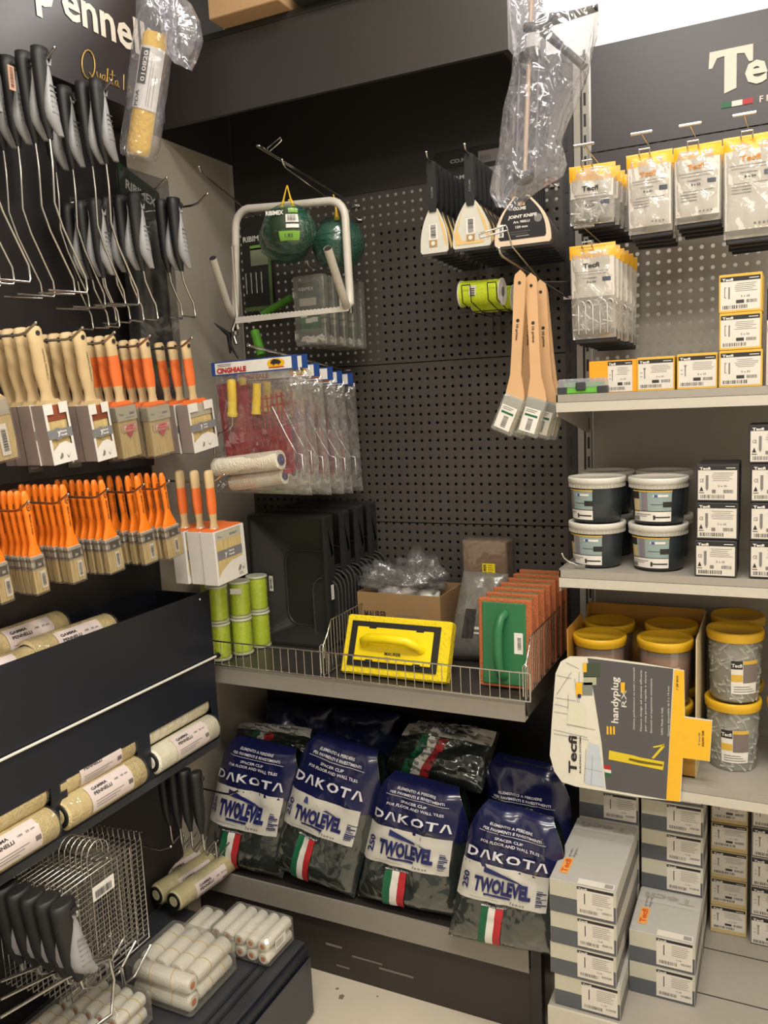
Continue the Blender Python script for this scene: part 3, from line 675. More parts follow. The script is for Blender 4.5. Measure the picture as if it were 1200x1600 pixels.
m = MB(); a = P(398, 518, 'y', 2.05)-O; b = P(409, 556, 'y', 2.03)-O; m.tube([a, b], .0135, lg, 12); m.build('handle', t)
t = thing('hand_rake', 'green handled garden tool behind the toothed strip', 'garden tool', P(430, 478, 'y', 2.12)); O = t.location.copy()
m = MB(); m.tube([P(410, 492, 'y', 2.12)-O, P(455, 465, 'y', 2.12)-O], .011, lg, 10); m.build('handle', t); m = MB(); m.tube([P(410, 492, 'y', 2.12)-O, P(390, 505, 'y', 2.12)-O, P(378, 500, 'y', 2.1)-O], .003, dchrome, 6); m.build('tine', t)
# ---- bagged roller sets
cingw = mat('card_white', (228, 226, 218), .5); cingb = mat('card_blue', (36, 72, 140), .45); cred = mat('card_red', (176, 32, 36), .5)
fleece = mat('white_fleece', (226, 220, 200), .95, noise=.08, nscale=200, bump=1, bscale=260); redt = mat('red_plastic', (150, 26, 48), .4); yh = mat('yellow_handle', (232, 200, 30), .4); bl = mat('blue_cap', (62, 72, 112), .5)
t = thing('roller_set', 'x', 'paint roller set', (0, 0, 0))
# local frame: x 0..0.26, z 0 = top of header, hangs down to -.35
h = MB(); h.box((-.0, 0, -.034), (.262, .0012, 0), cingb); F = fr((0, 0, 0), X, Z); h.quad(F, .012, -.031, .246, -.003, cingw)
ho = h.build('header_card', t)
l = MB(); l.text(F, 'CINGHIALE', .018, -.028, .017, cred, .0018, bold=.05, width=.092); l.lines(F, .02, -.008, .05, 2, .004, .0014, ink)
l.poly(F, [(.2+.026*math.cos(a), -.016+.012*math.sin(a)) for a in [k*math.pi/10 for k in range(20)]], yellow, .001)
l.poly(F, [(.184, -.016), (.188, -.009), (.196, -.006), (.208, -.008), (.216, -.013), (.215, -.017), (.210, -.018), (.21, -.023), (.206, -.018), (.196, -.018), (.195, -.023), (.191, -.018)], ink, .0016)
l.quad(F, .178, -.027, .224, -.0245, cred, .0016); l.build('lettering', ho)
# tray
tr = MB(); RT = Matrix.Translation((.012, .02, -.30)) @ Matrix.Rotation(math.radians(-4), 4, 'Y')
tr.box((0, .0, 0), (.20, .003, .012), redt, RT); tr.box((0, 0, .012), (.02, .003, .235), redt, RT); tr.box((0, .012, .012), (.20, .014, .12), redt, RT)
tr.box((.0, 0, .23), (.07, .003, .245), redt, RT); tr.box((0, .016, .12), (.085, .018, .235), redt, RT)
for k in range(9): tr.box((.085, .002, .03+k*.02), (.2, .005, .033+k*.02), redt, RT)
for k in range(8): tr.box((.085+k*.0155, .002, .03), (.088+k*.0155, .005, .2), redt, RT)
tr.build('paint_tray', t)
m = MB(); m.tube([(.055, .006, -.045), (.055, .006, -.05), (.053, .006, -.10), (.05, .006, -.125), (.05, .006, -.13), (.049, .006, -.138)], [.009, .0115, .0115, .0115, .014, .012], yh, 12)
m.build('handle', t)
m = MB(); m.tube([(.125, .018, -.06), (.12, .018, -.1), (.116, .018, -.125), (.115, .018, -.135)], [.01, .011, .011, .013], yh, 12); m.build('handle', t)
m = MB(); m.tube([(.049, .006, -.138), (.047, .006, -.16), (.03, .006, -.172), (.0, .006, -.178), (-.015, .006, -.2), (-.02, .006, -.235)], .0022, chrome, 6)
m.build('roller_frame', t)
m = MB(); m.tube([(-.012, .002, -.265), (.19, .002, -.25)], .024, fleece, 18); m.build('roller_sleeve', t)
m = MB(); m.tube([(.1895, .002, -.25), (.1925, .002, -.2498)], .014, bl, 16); m.tube([(.184, .022, -.292), (.187, .022, -.2918)], .011, bl, 16); m.build('end_cap', t)
m = MB(); m.tube([(.02, .022, -.308), (.184, .022, -.292)], .02, fleece, 16); m.build('roller_sleeve', t)
m = MB(); m.tube([(.17, .012, -.12), (.205, .012, -.19), (.235, .006, -.235), (.252, .006, -.24), (.252, .006, -.29)], .0018, chrome, 5); m.build('wire_frame', t)
c = [V((.0, .012, -.03)), V((.262, .012, -.03)), V((.268, .014, -.34)), V((-.03, .014, -.33))]
m, s = pouch(c, .062, clear, 9, wr=.012); 
m.build('clear_bag', t)
labs = ['bagged paint roller set with header card, frontmost in the corner', 'bagged paint roller set directly behind the front one', 'bagged paint roller set, third from the front', 'bagged paint roller set, fourth from the front', 'bagged paint roller set, fifth from the front', 'bagged paint roller set, rearmost of the hook']
for i, (x, y, z, rz) in enumerate(((-1.308, 1.74, 1.662, -.05), (-1.32, 1.802, 1.668, -.03), (-1.328, 1.86, 1.648, .02), (-1.335, 1.94, 1.640, .03), (-1.352, 2.02, 1.632, .04), (-1.362, 2.10, 1.628, .05))):
    o = t if i == 0 else dup(t, (0, 0, 0)); o.location = (x, y, z); o.rotation_euler = (0, -.01 if i else -.02, rz); o['label'] = labs[i]; o['group'] = 'bagged paint roller sets'
# ---- scrapers with blade guards
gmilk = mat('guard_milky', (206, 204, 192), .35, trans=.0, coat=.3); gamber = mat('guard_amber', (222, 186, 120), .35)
def tri_poly(w_, h, wt_):
    """rounded scraper outline: wide bottom, narrow rounded top; origin bottom centre"""
    p = [(-w_/2+.004, 0), (w_/2-.004, 0), (w_/2, .005)]
    n = 8
    for i in range(1, n):
        k = i/n; p.append((w_/2-(w_/2-wt_/2)*k**2.4, .005+(h-.012)*k))
    p += [(wt_/2, h-.006), (wt_/2-.005, h), (-wt_/2+.005, h), (-wt_/2, h-.006)]
    for i in range(n-1, 0, -1):
        k = i/n; p.append((-w_/2+(w_/2-wt_/2)*k**2.4, .005+(h-.012)*k))
    return p+[(-w_/2, .005)]
def scraper(kind):
    t = thing('scraper', 'x', 'scraper', (0, 0, 0))
    w_, h, wt_ = {'small': (.07, .105, .022), 'medium': (.093, .105, .03), 'joint': (.13, .105, .045)}[kind]
    m = MB(); P0 = tri_poly(w_, h, wt_)
    if kind == 'joint':
        cr = mat('cream_guard', (226, 204, 178), .4)
        m.prism(P0, 0, .005, cr); m.build('blade_guard', t)
        l = MB(); F = fr((0, 0, 0), X, Z); sc_ = [(x*.84, .012+z*.86) for x, z in P0]; l.poly(F, sc_, mat('knife_card', (34, 33, 36), .4), .0006)
        l.text(F, 'CO.ME', -.02, .075, .009, paper, width=.03, bold=.04); l.text(F, 'JOINT KNIFE', -.032, .058, .009, paper, width=.066, bold=.04, slant=.2)
        l.text(F, 'Art. 980LU', -.02, .047, .007, paper, width=.038, bold=.03); l.text(F, '120 mm', -.015, .036, .007, paper, width=.028, bold=.03)
        l.lines(F, -.028, .028, .05, 2, .005, .0008, inkgrey); l.quad(F, -.014, .018, .016, .0188, paper, .001)
        l.poly(F, [(.037+.009*math.cos(a), .053+.009*math.sin(a)) for a in [k*math.pi/8 for k in range(16)]], mat('seal_silver', (150, 152, 150), .3, .6), .001)
        l.quad(F, -.056, .02, -.043, .048, paper, .001); l.barcode((V((-.046, -.0012, .022)), Z.copy(), -X), 0, 0, .022, .006)
        l.poly(F, [(-.008, .084), (.008, .084), (.007, .102), (-.007, .102)], mat('knife_tag', (196, 164, 120), .5), .0012); l.build('printed_card', t)
    else:
        m.prism(P0, 0, .0045, gmilk); m.build('blade_guard', t)
        l = MB(); F = fr((0, 0, 0), X, Z)
        l.poly(F, [(x, z) for x, z in [(w_*.12, h-.004), (w_*.16, h*.9), (w_*.36, h*.55), (w_*.48, h*.2), (w_*.42, h*.12), (w_*.3, h*.5)]], gamber, .0008)
        if kind == 'medium': l.poly(F, [(-w_*.18, h*.9), (-w_*.46, h*.3), (-w_*.42, h*.08), (w_*.3, h*.08), (w_*.36, h*.14), (-w_*.25, h*.16), (-w_*.36, h*.4)], gamber, .0008)
        l.quad(F, -.012, .03, .01, .066, paper, .0012); F2 = (V((-.009, -.0016, .034)), Z.copy(), -X); l.barcode((V((.006, -.0016, .034)), Z.copy(), -X), 0, 0, .03, .013)
        l.quad(F, -.012, .014, .008, .03, mat('label_tan', (170, 138, 92), .5), .0012); l.poly(F, [(-.002+.005*math.cos(a), .022+.005*math.sin(a)) for a in [k*math.pi/6 for k in range(12)]], paper, .0018)
        l.build('price_label', t)
    b = MB(); b.prism([(-w_/2+.003, -.006), (w_/2-.003, -.006), (w_/2-.006, .01), (wt_/2-.004, h-.01), (-wt_/2+.004, h-.01), (-w_/2+.006, .01)], .0015, .003, mat('blade_steel', (92, 92, 92), .25, .9)); b.build('blade', t)
    g = MB(); hz = h-.012; g.prism([(-.008, hz), (.008, hz), (.0125, hz+.02), (.011, hz+.08), (.0115, hz+.108), (.006, hz+.114), (-.006, hz+.114), (-.0115, hz+.108), (-.011, hz+.08), (-.0125, hz+.02)], -.004, .012, rubber)
    g.build('handle', t)
    if kind != 'joint':
        l = MB(); F2 = (V((.003, -.0045, hz+.03)), Z.copy(), -X); l.text(F2, 'CO.ME', 0, 0, .006, inkgrey, width=.026, bold=.03); l.build('lettering', t)
    return t
for kind, x, z, n, y0, dx in (('small', -.748, 1.888, 8, 1.885, 0), ('medium', -.655, 1.89, 8, 1.885, .0), ('joint', -.535, 1.883, 8, 1.885, -.003)):
    t = scraper(kind)
    for i in range(n):
        o = t if i == 0 else dup(t, (0, 0, 0)); o.location = (x+dx*i, y0+i*.034, z-.001*i); o['group'] = {'small': 'small scrapers on the left hook', 'medium': 'medium scrapers on the middle hook', 'joint': 'joint knives on the right hook'}[kind]
        nm = {'small': 'narrow black-handled scraper with milky blade guard', 'medium': 'medium black-handled scraper with amber tinted blade guard', 'joint': 'wide joint knife with cream guard and black card'}[kind]
        o['label'] = nm+', frontmost on its hook' if i == 0 else nm+', behind the front one'
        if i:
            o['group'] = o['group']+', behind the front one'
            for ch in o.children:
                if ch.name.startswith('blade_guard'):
                    if i == 1: gd = ch.data.copy(); gd.materials[0] = mat('guard_depth_dark', (60, 56, 52), .3)  # dark depth of the stack is painted into the rear guards' colour
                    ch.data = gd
    hook('display_hook', (x, y0-.025, z+.207), (x, 2.196, z+.19), 'display hook holding the %s' % {'small': 'narrow scrapers with milky guards', 'medium': 'medium scrapers with amber guards', 'joint': 'wide joint knives'}[kind], 'scraper hooks')
for k, (z0, z1, y) in enumerate(((2.115, 2.20, 2.19), (2.035, 2.152, 2.172))):
    t = thing('merchandiser_card', ('upper' if k == 0 else 'lower') + ' black maker card with price ticket behind the scrapers', 'display card', (-.86, y, z0))
    MB().box((0, 0, 0), (.22, .006, z1-z0), mat('card_black', (30, 30, 28), .4), bev=.001).build('card', t)
    l = MB(); F = fr((0, 0, 0), X, Z); h = z1-z0; l.text(F, 'CO.ME', .045, h-.032, .013, mat('grey_letter', (176, 174, 178), .5), bold=.04, width=.055); l.lines(F, .02, h-.045, .09, 2, .006, .001, inkgrey)
    l.quad(F, .055, h-.052, .085, h-.05, mat('grey_letter', (176, 174, 178), .5), .001); l.build('lettering', t)
    l = MB(); l.box((.125, -.003, h-.045), (.19, -.001, h-.014), mat('ticket', (140, 134, 134), .5)); l.quad(fr((.13, -.003, h-.038), X, Z), 0, 0, .03, .012, inkgrey, .001); l.build('price_ticket', t)
# slim hooks' long black sleeves behind cards (stack of knives stored above)
t = thing('price_tag_hook', 'long wire price-tag holder reaching out in front of the joint knives', 'hook', (-.5, 2.196, 1.83)); O = V((-.5, 2.196, 1.83))
m = MB(); q = [P(748, 366, 'y', 1.80), P(790, 352, 'y', 1.84), P(794, 360, 'y', 1.84), P(750, 372, 'y', 1.80)]
m.tube([p-O for p in q], .002, chrome, 6, closed=True); m.tube([(q[2]+q[1])/2-O, P(800, 385, 'y', 1.86)-O, P(846, 440, 'y', 1.98)-O, V((0, 0, 0))], .002, chrome, 6); m.build('wire', t)
hook('display_hook', P(781, 398, 'y', 1.80)+V((0, 0, -.0)), (-.505, 2.196, 1.79), 'hook carrying the long wooden radiator brushes', 'pegboard hooks of the corner bay', r=.003)
# ---- tape spools in a wire cradle
t = thing('tape_spool', 'lime green tape spool lying in the wire cradle, front one', 'spool', (-.722, 1.99, 1.80), 'lime spools in the wire cradle')
m = MB(); m.lathe([(.030, .002)]+[(.031-.0008*(i % 2), .004+.007*i) for i in range(14)]+[(.030, .103)], lime, ax=(1, 0, 0), n=28); m.build('cord', t)
for q_ in (0, .103):
    m = MB(); m.lathe([(.0325, q_), (.0325, q_+.003)], paper, ax=(1, 0, 0), n=28); m.lathe([(.012, q_-.0004), (.012, q_+.0036)], inkgrey, ax=(1, 0, 0), n=14); m.build('flange', t)
l = MB(); 
for k in range(5): 
    a0 = math.radians(165+k*9); a1 = math.radians(165+(k+1)*9)
    p = lambda a, x: V((x, math.cos(a)*.0322, -math.sin(a)*.0322))
    l.add([p(a0, .03), p(a0, .048), p(a1, .048), p(a1, .03)], [(0, 1, 2, 3)], paper)
    if k < 4: l.add([V(v)*1.0+V((0, -.0008, 0)) for v in (p(a0, .034), p(a0, .045), p((a0+a1)/2, .045), p((a0+a1)/2, .034))], [(0, 1, 2, 3)], ink)
l.build('barcode_label', t)
t.rotation_euler = (0, .03, 0)
dup(t, (-.715, 2.062, 1.79), (0, .02, .02), 'lime green tape spool lying in the wire cradle behind the front one')
t = thing('wire_cradle', 'small black wire cradle under the lime green tape spools', 'wire holder', (-.72, 2.197, 1.75)); O = V((-.72, 2.197, 1.75)); m = MB()
for x in (-.705, -.64):
    for dx in (0, .022): m.tube([V((x+dx, 2.19, 1.72))-O, V((x+dx, 2.185, 1.757))-O, V((x+dx, 2.03, 1.757))-O, V((x+dx, 1.95, 1.775))-O, V((x+dx, 1.945, 1.815))-O], .0013, rubber, 5)
    m.tube([V((x, 1.945, 1.815))-O, V((x+.022, 1.945, 1.815))-O], .0013, rubber, 5)
m.tube([V((-.725, 1.99, 1.756))-O, V((-.6, 1.99, 1.754))-O], .0013, rubber, 5); m.build('cradle', t)
# ---- long wooden radiator brushes
plywood = mat('pale_beech', (214, 172, 126), .5, noise=.08, nscale=14)
def long_brush():
    t = thing('radiator_brush', 'x', 'brush', (0, 0, 0)); m = MB()
    pl = [(-.011, 0), (-.013, -.01), (-.0115, -.16), (-.0125, -.22), (-.02, -.255), (-.022, -.275), (.022, -.275), (.02, -.255), (.0125, -.22), (.0115, -.16), (.013, -.01), (.011, 0), (0, .01)]
    m.prism(pl, 0, .008, plywood); m.build('handle', t)
    m = MB(); m.lathe([(.0035, -.001), (.0035, .0092)], ink, (0, -.0002, -.018), (0, 1, 0), 10); m.build('hang_hole', t)
    l = MB(); F = fr((0, 0, 0), X, Z); l.poly(F, [(.004*math.cos(a), -.10+.004*math.sin(a)) for a in [k*math.pi/5 for k in range(10)]], ink); F2 = (V((-.003, -.0006, -.105)), -Z, X.copy()); l.text(F2, '10 prime', .003, 0, .008, ink, bold=.02, width=.035); l.build('lettering', t)
    M = Matrix.Translation((0, 0, -.272)) @ Matrix.Rotation(math.radians(20), 4, 'Y')
    m = MB(); m.box((-.023, -.002, -.022), (.022, .011, .004), steel, M); m.build('ferrule', t)
    m = MB(); m.box((-.022, -.001, -.075), (.021, .01, -.02), bristle, M); m.build('bristles', t)
    m = MB(); m.box((-.026, -.005, -.085), (.026, .014, .002), film('sleeve_film', (215, 218, 210), .2, .1, 60, .4), M, bev=.003); m.build('clear_sleeve', t)
    l = MB(); F = (M @ V((-.02, -.0055, -.075)), (M.to_3x3() @ X), (M.to_3x3() @ Z)); l.quad(F, 0, 0, .038, .055, paper); l.quad(F, .004, .036, .034, .041, green, .001); l.barcode((F[0]+F[1]*.026+F[2]*.005, F[2], -F[1]), 0, .0, .026, .012); l.lines(F, .004, .05, .03, 2, .004, .0012, ink)
    l.build('label', t); return t
t = long_brush()
for i, (x, y, z, ry, rz) in enumerate(((-.531, 1.845, 1.812, .07, 0), (-.512, 1.865, 1.806, -.03, 0.05), (-.522, 1.90, 1.802, .06, .0), (-.508, 1.93, 1.798, -.05, .05), (-.515, 1.965, 1.795, -.09, .0))):
    o = t if i == 0 else dup(t, (0, 0, 0)); o.location = (x, y, z); o.rotation_euler = (0, ry, rz); o['group'] = 'long wooden radiator brushes'
    o['label'] = ['long pale wooden radiator brush with bagged head, front left of its bunch', 'long pale wooden radiator brush with bagged head, front right of its bunch', 'long pale wooden radiator brush in the middle of the bunch', 'long pale wooden radiator brush, second from the back of the bunch', 'long pale wooden radiator brush swinging furthest right at the back'][i]
# ---- bags of tile spacer clips
bagnavy = mat('bag_navy', (21, 25, 66), .22, noise=.1, coat=.35); bagclear = film('bag_clear', (120, 130, 124), .10, .12, 26, .9, .5)
clipfill = mat('clip_mass', (19, 32, 27), .45, noise=.9, nscale=46, bump=1, bscale=60, coat=.3)
white_ink = mat('white_ink', (208, 206, 214), .5); labw = mat('label_white', (198, 194, 184), .45)
def dak_bag(corners, vD, v0, v1, label, seed=1, thick=.09, lay=0, full=True, group='bags of tile spacers', zmin=.243, widen=.07):
    cx = sum((V(q) for q in corners), V())/4; corners = [cx+(V(q)-cx)*1.06 for q in corners]; ux = (corners[1]-corners[0])*widen; corners = [corners[0], corners[1]+ux, corners[2]+ux, corners[3]]; dz = max(0, zmin-min(q.z for q in corners)); corners = [q+V((0, 0, dz)) for q in corners]
    m, s = pouch(corners, thick, clipfill, seed, 30, 36, wr=.010, taper=.28)
    O = (V(corners[2])+V(corners[3]))/2; t = thing('spacer_bag', label, 'bag', O, group)
    def bd(mb, name): o = mb.build(name, t, O); o.location = (0, 0, 0); return o
    m.v = [v for v in m.v]; bd(m, 'contents')
    f, sf = pouch(corners, thick+.006, bagclear, seed, 30, 36, wr=.012, taper=.28); bd(f, 'clear_film')
    n = MB(); decal(n, s, .0, .0, 1, v0+.02, bagnavy, .0045, 20, 14); 
    vs = [s(i/16, (v0+.02)*j/8, -1, .004) for j in range(9) for i in range(17)]
    n.add(vs, [(j*17+i, j*17+i+1, (j+1)*17+i+1, (j+1)*17+i) for j in range(8) for i in range(16)], bagnavy, True)
    bd(n, 'printed_top')
    n = MB(); decal(n, s, .01, v0, .90, v1, labw, .0055, 16, 10); lo = bd(n, 'white_panel')
    l = MB(); H_ = v1-v0
    DK = 'DAKOTA'
    x = .06
    for ch, wd in (('D', .12), ('/', .06), ('\\', .06), ('K', .12), ('O', .14), ('T', .12), ('/', .06), ('\\', .06)):
        stext(l, s, ch, x, vD, .085, wd, white_ink, .0095, .03); x += wd+(.02 if ch != '/' else -.005)
    if full:
        stext(l, s, 'ELEMENTO A PERDERE', .22, vD-.235, .026, .5, white_ink, .0092, .02); stext(l, s, 'PER PAVIMENTI E RIVESTIMENTI', .16, vD-.2, .026, .66, white_ink, .0092, .02)
        decal(l, s, .12, vD-.185, .86, vD-.182, white_ink, .006, 12, 1); stext(l, s, 'SPACER CLIP', .32, vD-.145, .026, .3, white_ink, .0092, .02); stext(l, s, 'FOR FLOOR AND WALL TILES', .18, vD-.11, .028, .62, white_ink, .0092, .02)
    # panel artwork
    vs = [(.27, v0+.05*H_), (.27, v0+.2*H_), (.68, v0+.35*H_), (.60, v0+.27*H_)]
    l.add([s(u, v, 1, .0085) for u, v in vs], [(0, 1, 2, 3)], navy)
    stext(l, s, 'TWOLEVEL', .19, v0+.71*H_, .52*H_, .56, navy, .0098, .055); decal(l, s, .3, v0+.77*H_, .56, v0+.82*H_, navy, .0092, 6, 1)
    decal(l, s, .17, v0+.9*H_, .46, v0+.91*H_, inkgrey, .0092, 6, 1); stext(l, s, '7 a m u n', .56, v0+.93*H_, .09*H_, .14, ink, .0092)
    stext(l, s, '250', .13, v0+.75*H_, .09, .12, navy, .0092, .03, rot=1)
    rnd = random.Random(seed)
    for k in range(9): a = v0+(.42+.05*k)*H_; decal(l, s, .80, a, .84+.07*rnd.random(), a+.02*H_*rnd.choice((1, 1.6)), navy, .0092, 2, 1)
    stext(l, s, 'MADE IN ITALY', .3, v1+.028, .016, .24, white_ink, .0092); bd(l, 'lettering')
    fl = MB(); u0 = .3; e = .07
    for i, c in enumerate((green, paper, red)): decal(fl, s, u0+i*e, v1+.035, u0+(i+1)*e, .985, c, .0055, 2, 12)
    bd(fl, 'tricolour_stripe')
    return t
def tilted(y0, lam):
    Nn = V((0, -math.cos(lam), math.sin(lam))); O = V((0, y0, .237))
    def g(px, py):
        d = CF+CR*((px-600)/FPX)-CU*((py-800)/FPX); o = V((0, 0, CH)); return o+d*((O-o).dot(Nn)/d.dot(Nn))
    return g
g = tilted(1.80, .22)
def fix(c, z=.242):
    d = z-min(p.z for p in c); 
    return c
b1 = [g(362, 1158), g(470, 1185), g(432, 1372), g(322, 1345)]
b2 = [g(490, 1168), g(598, 1206), g(545, 1418), g(430, 1373)]
b3 = [g(604, 1205), g(724, 1238), g(706, 1425), g(562, 1396)]
g2 = tilted(1.738, .2)
b4 = [g2(748, 1250), g2(884, 1288), g2(868, 1488), g2(706, 1455)]
dak_bag(b1, .31, .36, .66, 'blue-topped bag of tile spacers, leftmost in the front row under the corner shelf', 1)
dak_bag(b2, .33, .40, .64, 'blue-topped bag of tile spacers, second from the left in the front row', 2)
dak_bag(b3, .33, .385, .66, 'blue-topped bag of tile spacers, third from the left in the front row', 3)
dak_bag(b4, .37, .41, .67, 'largest looking blue-topped bag of tile spacers at the right end of the front row', 4, .065, zmin=.19, widen=-.02)
g = tilted(1.93, .18)
dak_bag([g(765, 1178), g(893, 1205), g(905, 1400), g(762, 1370)], .5, .62, .8, 'blue bag of tile spacers standing behind the right-hand front bag', 5, .08, widen=-.06)
dak_bag([g(500, 1150), g(600, 1180), g(590, 1330), g(480, 1300)], .5, .6, .8, 'blue bag of tile spacers half hidden behind the second front bag', 6, .08)
# crumpled ones lying on top
def lying(px, label, seed, y=1.92, lam=.75):
    Nn = V((0, -math.cos(lam), math.sin(lam))); O = V((0, y, .50))
    def gg(a, b):
        d = CF+CR*((a-600)/FPX)-CU*((b-800)/FPX); o = V((0, 0, CH)); return o+d*((O-o).dot(Nn)/d.dot(Nn))
    c = [gg(*p) for p in px]; m, s = pouch(c, .07, clipfill, seed, 26, 26, wr=.02); O2 = (c[2]+c[3])/2
    t = thing('spacer_bag', label, 'bag', O2, 'bags of tile spacers')
    def bd(mb, name): o = mb.build(name, t, O2); o.location = (0, 0, 0); return o
    bd(m, 'contents'); f, _s = pouch(c, .078, bagclear, seed, 26, 26, wr=.02); bd(f, 'clear_film')
    n = MB(); decal(n, s, .02, .05, .98, .3, labw, .004, 16, 6, skew=.0); bd(n, 'white_panel')
    fl = MB()
    for i, cc in enumerate((green, paper, red)): decal(fl, s, .3+i*.09, .32, .39+i*.09, .97, cc, .0045, 2, 12, skew=-.08)
    bd(fl, 'tricolour_stripe'); l = MB(); stext(l, s, 'DAKOTA', .1, .04, .1, .7, white_ink, .005, .03); stext(l, s, 'TWOLEVEL', .3, .2, .08, .4, navy, .006, .03); bd(l, 'lettering'); return t
lying([(640, 1128), (782, 1142), (752, 1240), (596, 1205)], 'crumpled tile spacer bag with tricolour stripe lying on top of the third front bag', 7)
lying([(375, 1130), (492, 1138), (488, 1200), (362, 1178)], 'crumpled tile spacer bag with tricolour stripe lying behind the leftmost front bag', 8, 1.98)
g = tilted(2.06, .1)
for i, c in enumerate(([(420, 1095), (520, 1105), (510, 1240), (405, 1220)], [(520, 1100), (625, 1115), (618, 1250), (505, 1230)])):
    cc = [g(*p) for p in c]; m, s = pouch(cc, .08, mat('bag_dark', (26, 30, 60), .3, coat=.2), 11+i, wr=.02); O2 = (cc[2]+cc[3])/2
    o = m.build('spacer_bag', None, O2); tag(o, ['dark blue tile spacer bag at the back left in the shade', 'dark blue tile spacer bag at the back middle in the shade'][i], 'bag', 'bags of tile spacers')
# ================================================================== RIGHT-HAND BAY
# ---- hanging bags of fixings
bagfilm = film('fix_bag_film', (225, 222, 215), .28, .1, 34, .7, .4)
metalbits = mat('metal_bits', (176, 174, 168), .35, .5, noise=.35, nscale=70, bump=1, bscale=70)
def fix_bag(W, H, seed, small=True, wide_print=False):
    t = thing('fixings_bag', 'x', 'bag', (0, 0, 0))
    c = [V((0, 0, 0)), V((W, 0, 0)), V((W*.98, 0, -H)), V((W*.02, 0, -H))]
    m, s = pouch(c, .02, paper, seed, 14, 18, wr=.004)
    f, sf = pouch(c, .026, bagfilm, seed, 14, 18, wr=.006); f.build('clear_film', t)
    h = MB(); decal(h, s, 0, 0, 1, .2*(.13/H) if H > .14 else .26, mat('header_gold', (236, 176, 36), .35), .002, 12, 3); decal(h, s, -.0, -.02, 1, .004, mat('header_gold', (236, 176, 36), .35), .002, 8, 1); h.build('header', t)
    v1 = .2*(.13/H) if H > .14 else .26; v2 = .92 if not small else .55
    l = MB(); decal(l, s, .03, v1, .97, v2, mat('bag_label', (212, 206, 196), .5), .002, 12, 12)
    dv = .013/H; stext(l, s, 'Tecfi', .3, v1+.022/H, .014/H, .36, ink if small else mat('gold_ink', (206, 130, 40), .5), .0045, .03)
    decal(l, s, .12, v1+.03/H, .85, v1+.031/H, inkgrey, .0035, 8, 1); decal(l, s, .15, v1+.036/H, .8, v1+.037/H, inkgrey, .0035, 8, 1); decal(l, s, .3, v1+.044/H, .6, v1+.046/H, inkgrey, .0035, 4, 1)
    stext(l, s, '8 x 50', .38, v1+.056/H, .006/H, .2, ink, .0045, .02); decal(l, s, .72, v1+.045/H, .9, v1+.054/H, mat('blue_grey', (74, 80, 96), .5), .0035, 3, 1)
    if not small:
        decal(l, s, .2, v1+.066/H, .85, v1+.067/H, inkgrey, .0035, 8, 1); 
        for k in range(3): decal(l, s, .15, v1+(.072+.006*k)/H, .5, v1+(.0735+.006*k)/H, inkgrey, .0035, 4, 1)
        for k in range(4): decal(l, s, .55+.08*k, .86, .59+.08*k, .88, inkgrey, .0035, 2, 1)
    l.build('label', t)
    if small:
        m2 = MB(); rnd = random.Random(seed)
        for k in range(26):
            u, v = rnd.uniform(.12, .85), rnd.uniform(.6, .9); a = rnd.uniform(0, 3.1); p = s(u, v, 1, -.004); d = V((math.cos(a), 0, math.sin(a)))*.012
            m2.tube([p-d, p+d], .0028, mat('zinc', (196, 194, 188), .3, .7), 6)
        m2.build('contents', t)
    b = MB(); b.box((W*.06, .004, -H*1.02-.006), (W*.98, .012, -H*.9), mat('bag_black', (36, 36, 40), .4), bev=.002); b.build('back_flap', t)
    return t
bays = [(-.443, 1.955, 2.046, .102, .125, 1, True, 6, 'small bag of metal fixings with gold header on the top left hook'),
        (-.318, 1.955, 2.05, .096, .165, 2, False, 4, 'gold-headed bag with line-drawn fixings, second hook of the top row'),
        (-.22, 1.955, 2.05, .096, .155, 3, False, 4, 'gold-headed bag with plain white label, third hook of the top row'),
        (-.122, 1.955, 2.052, .11, .20, 4, False, 4, 'tall gold-headed bag at the right end of the top row, cut by the frame'),
        (-.445, 1.955, 1.872, .102, .205, 5, True, 6, 'gold-headed bag of screw hooks on the lower hook')]
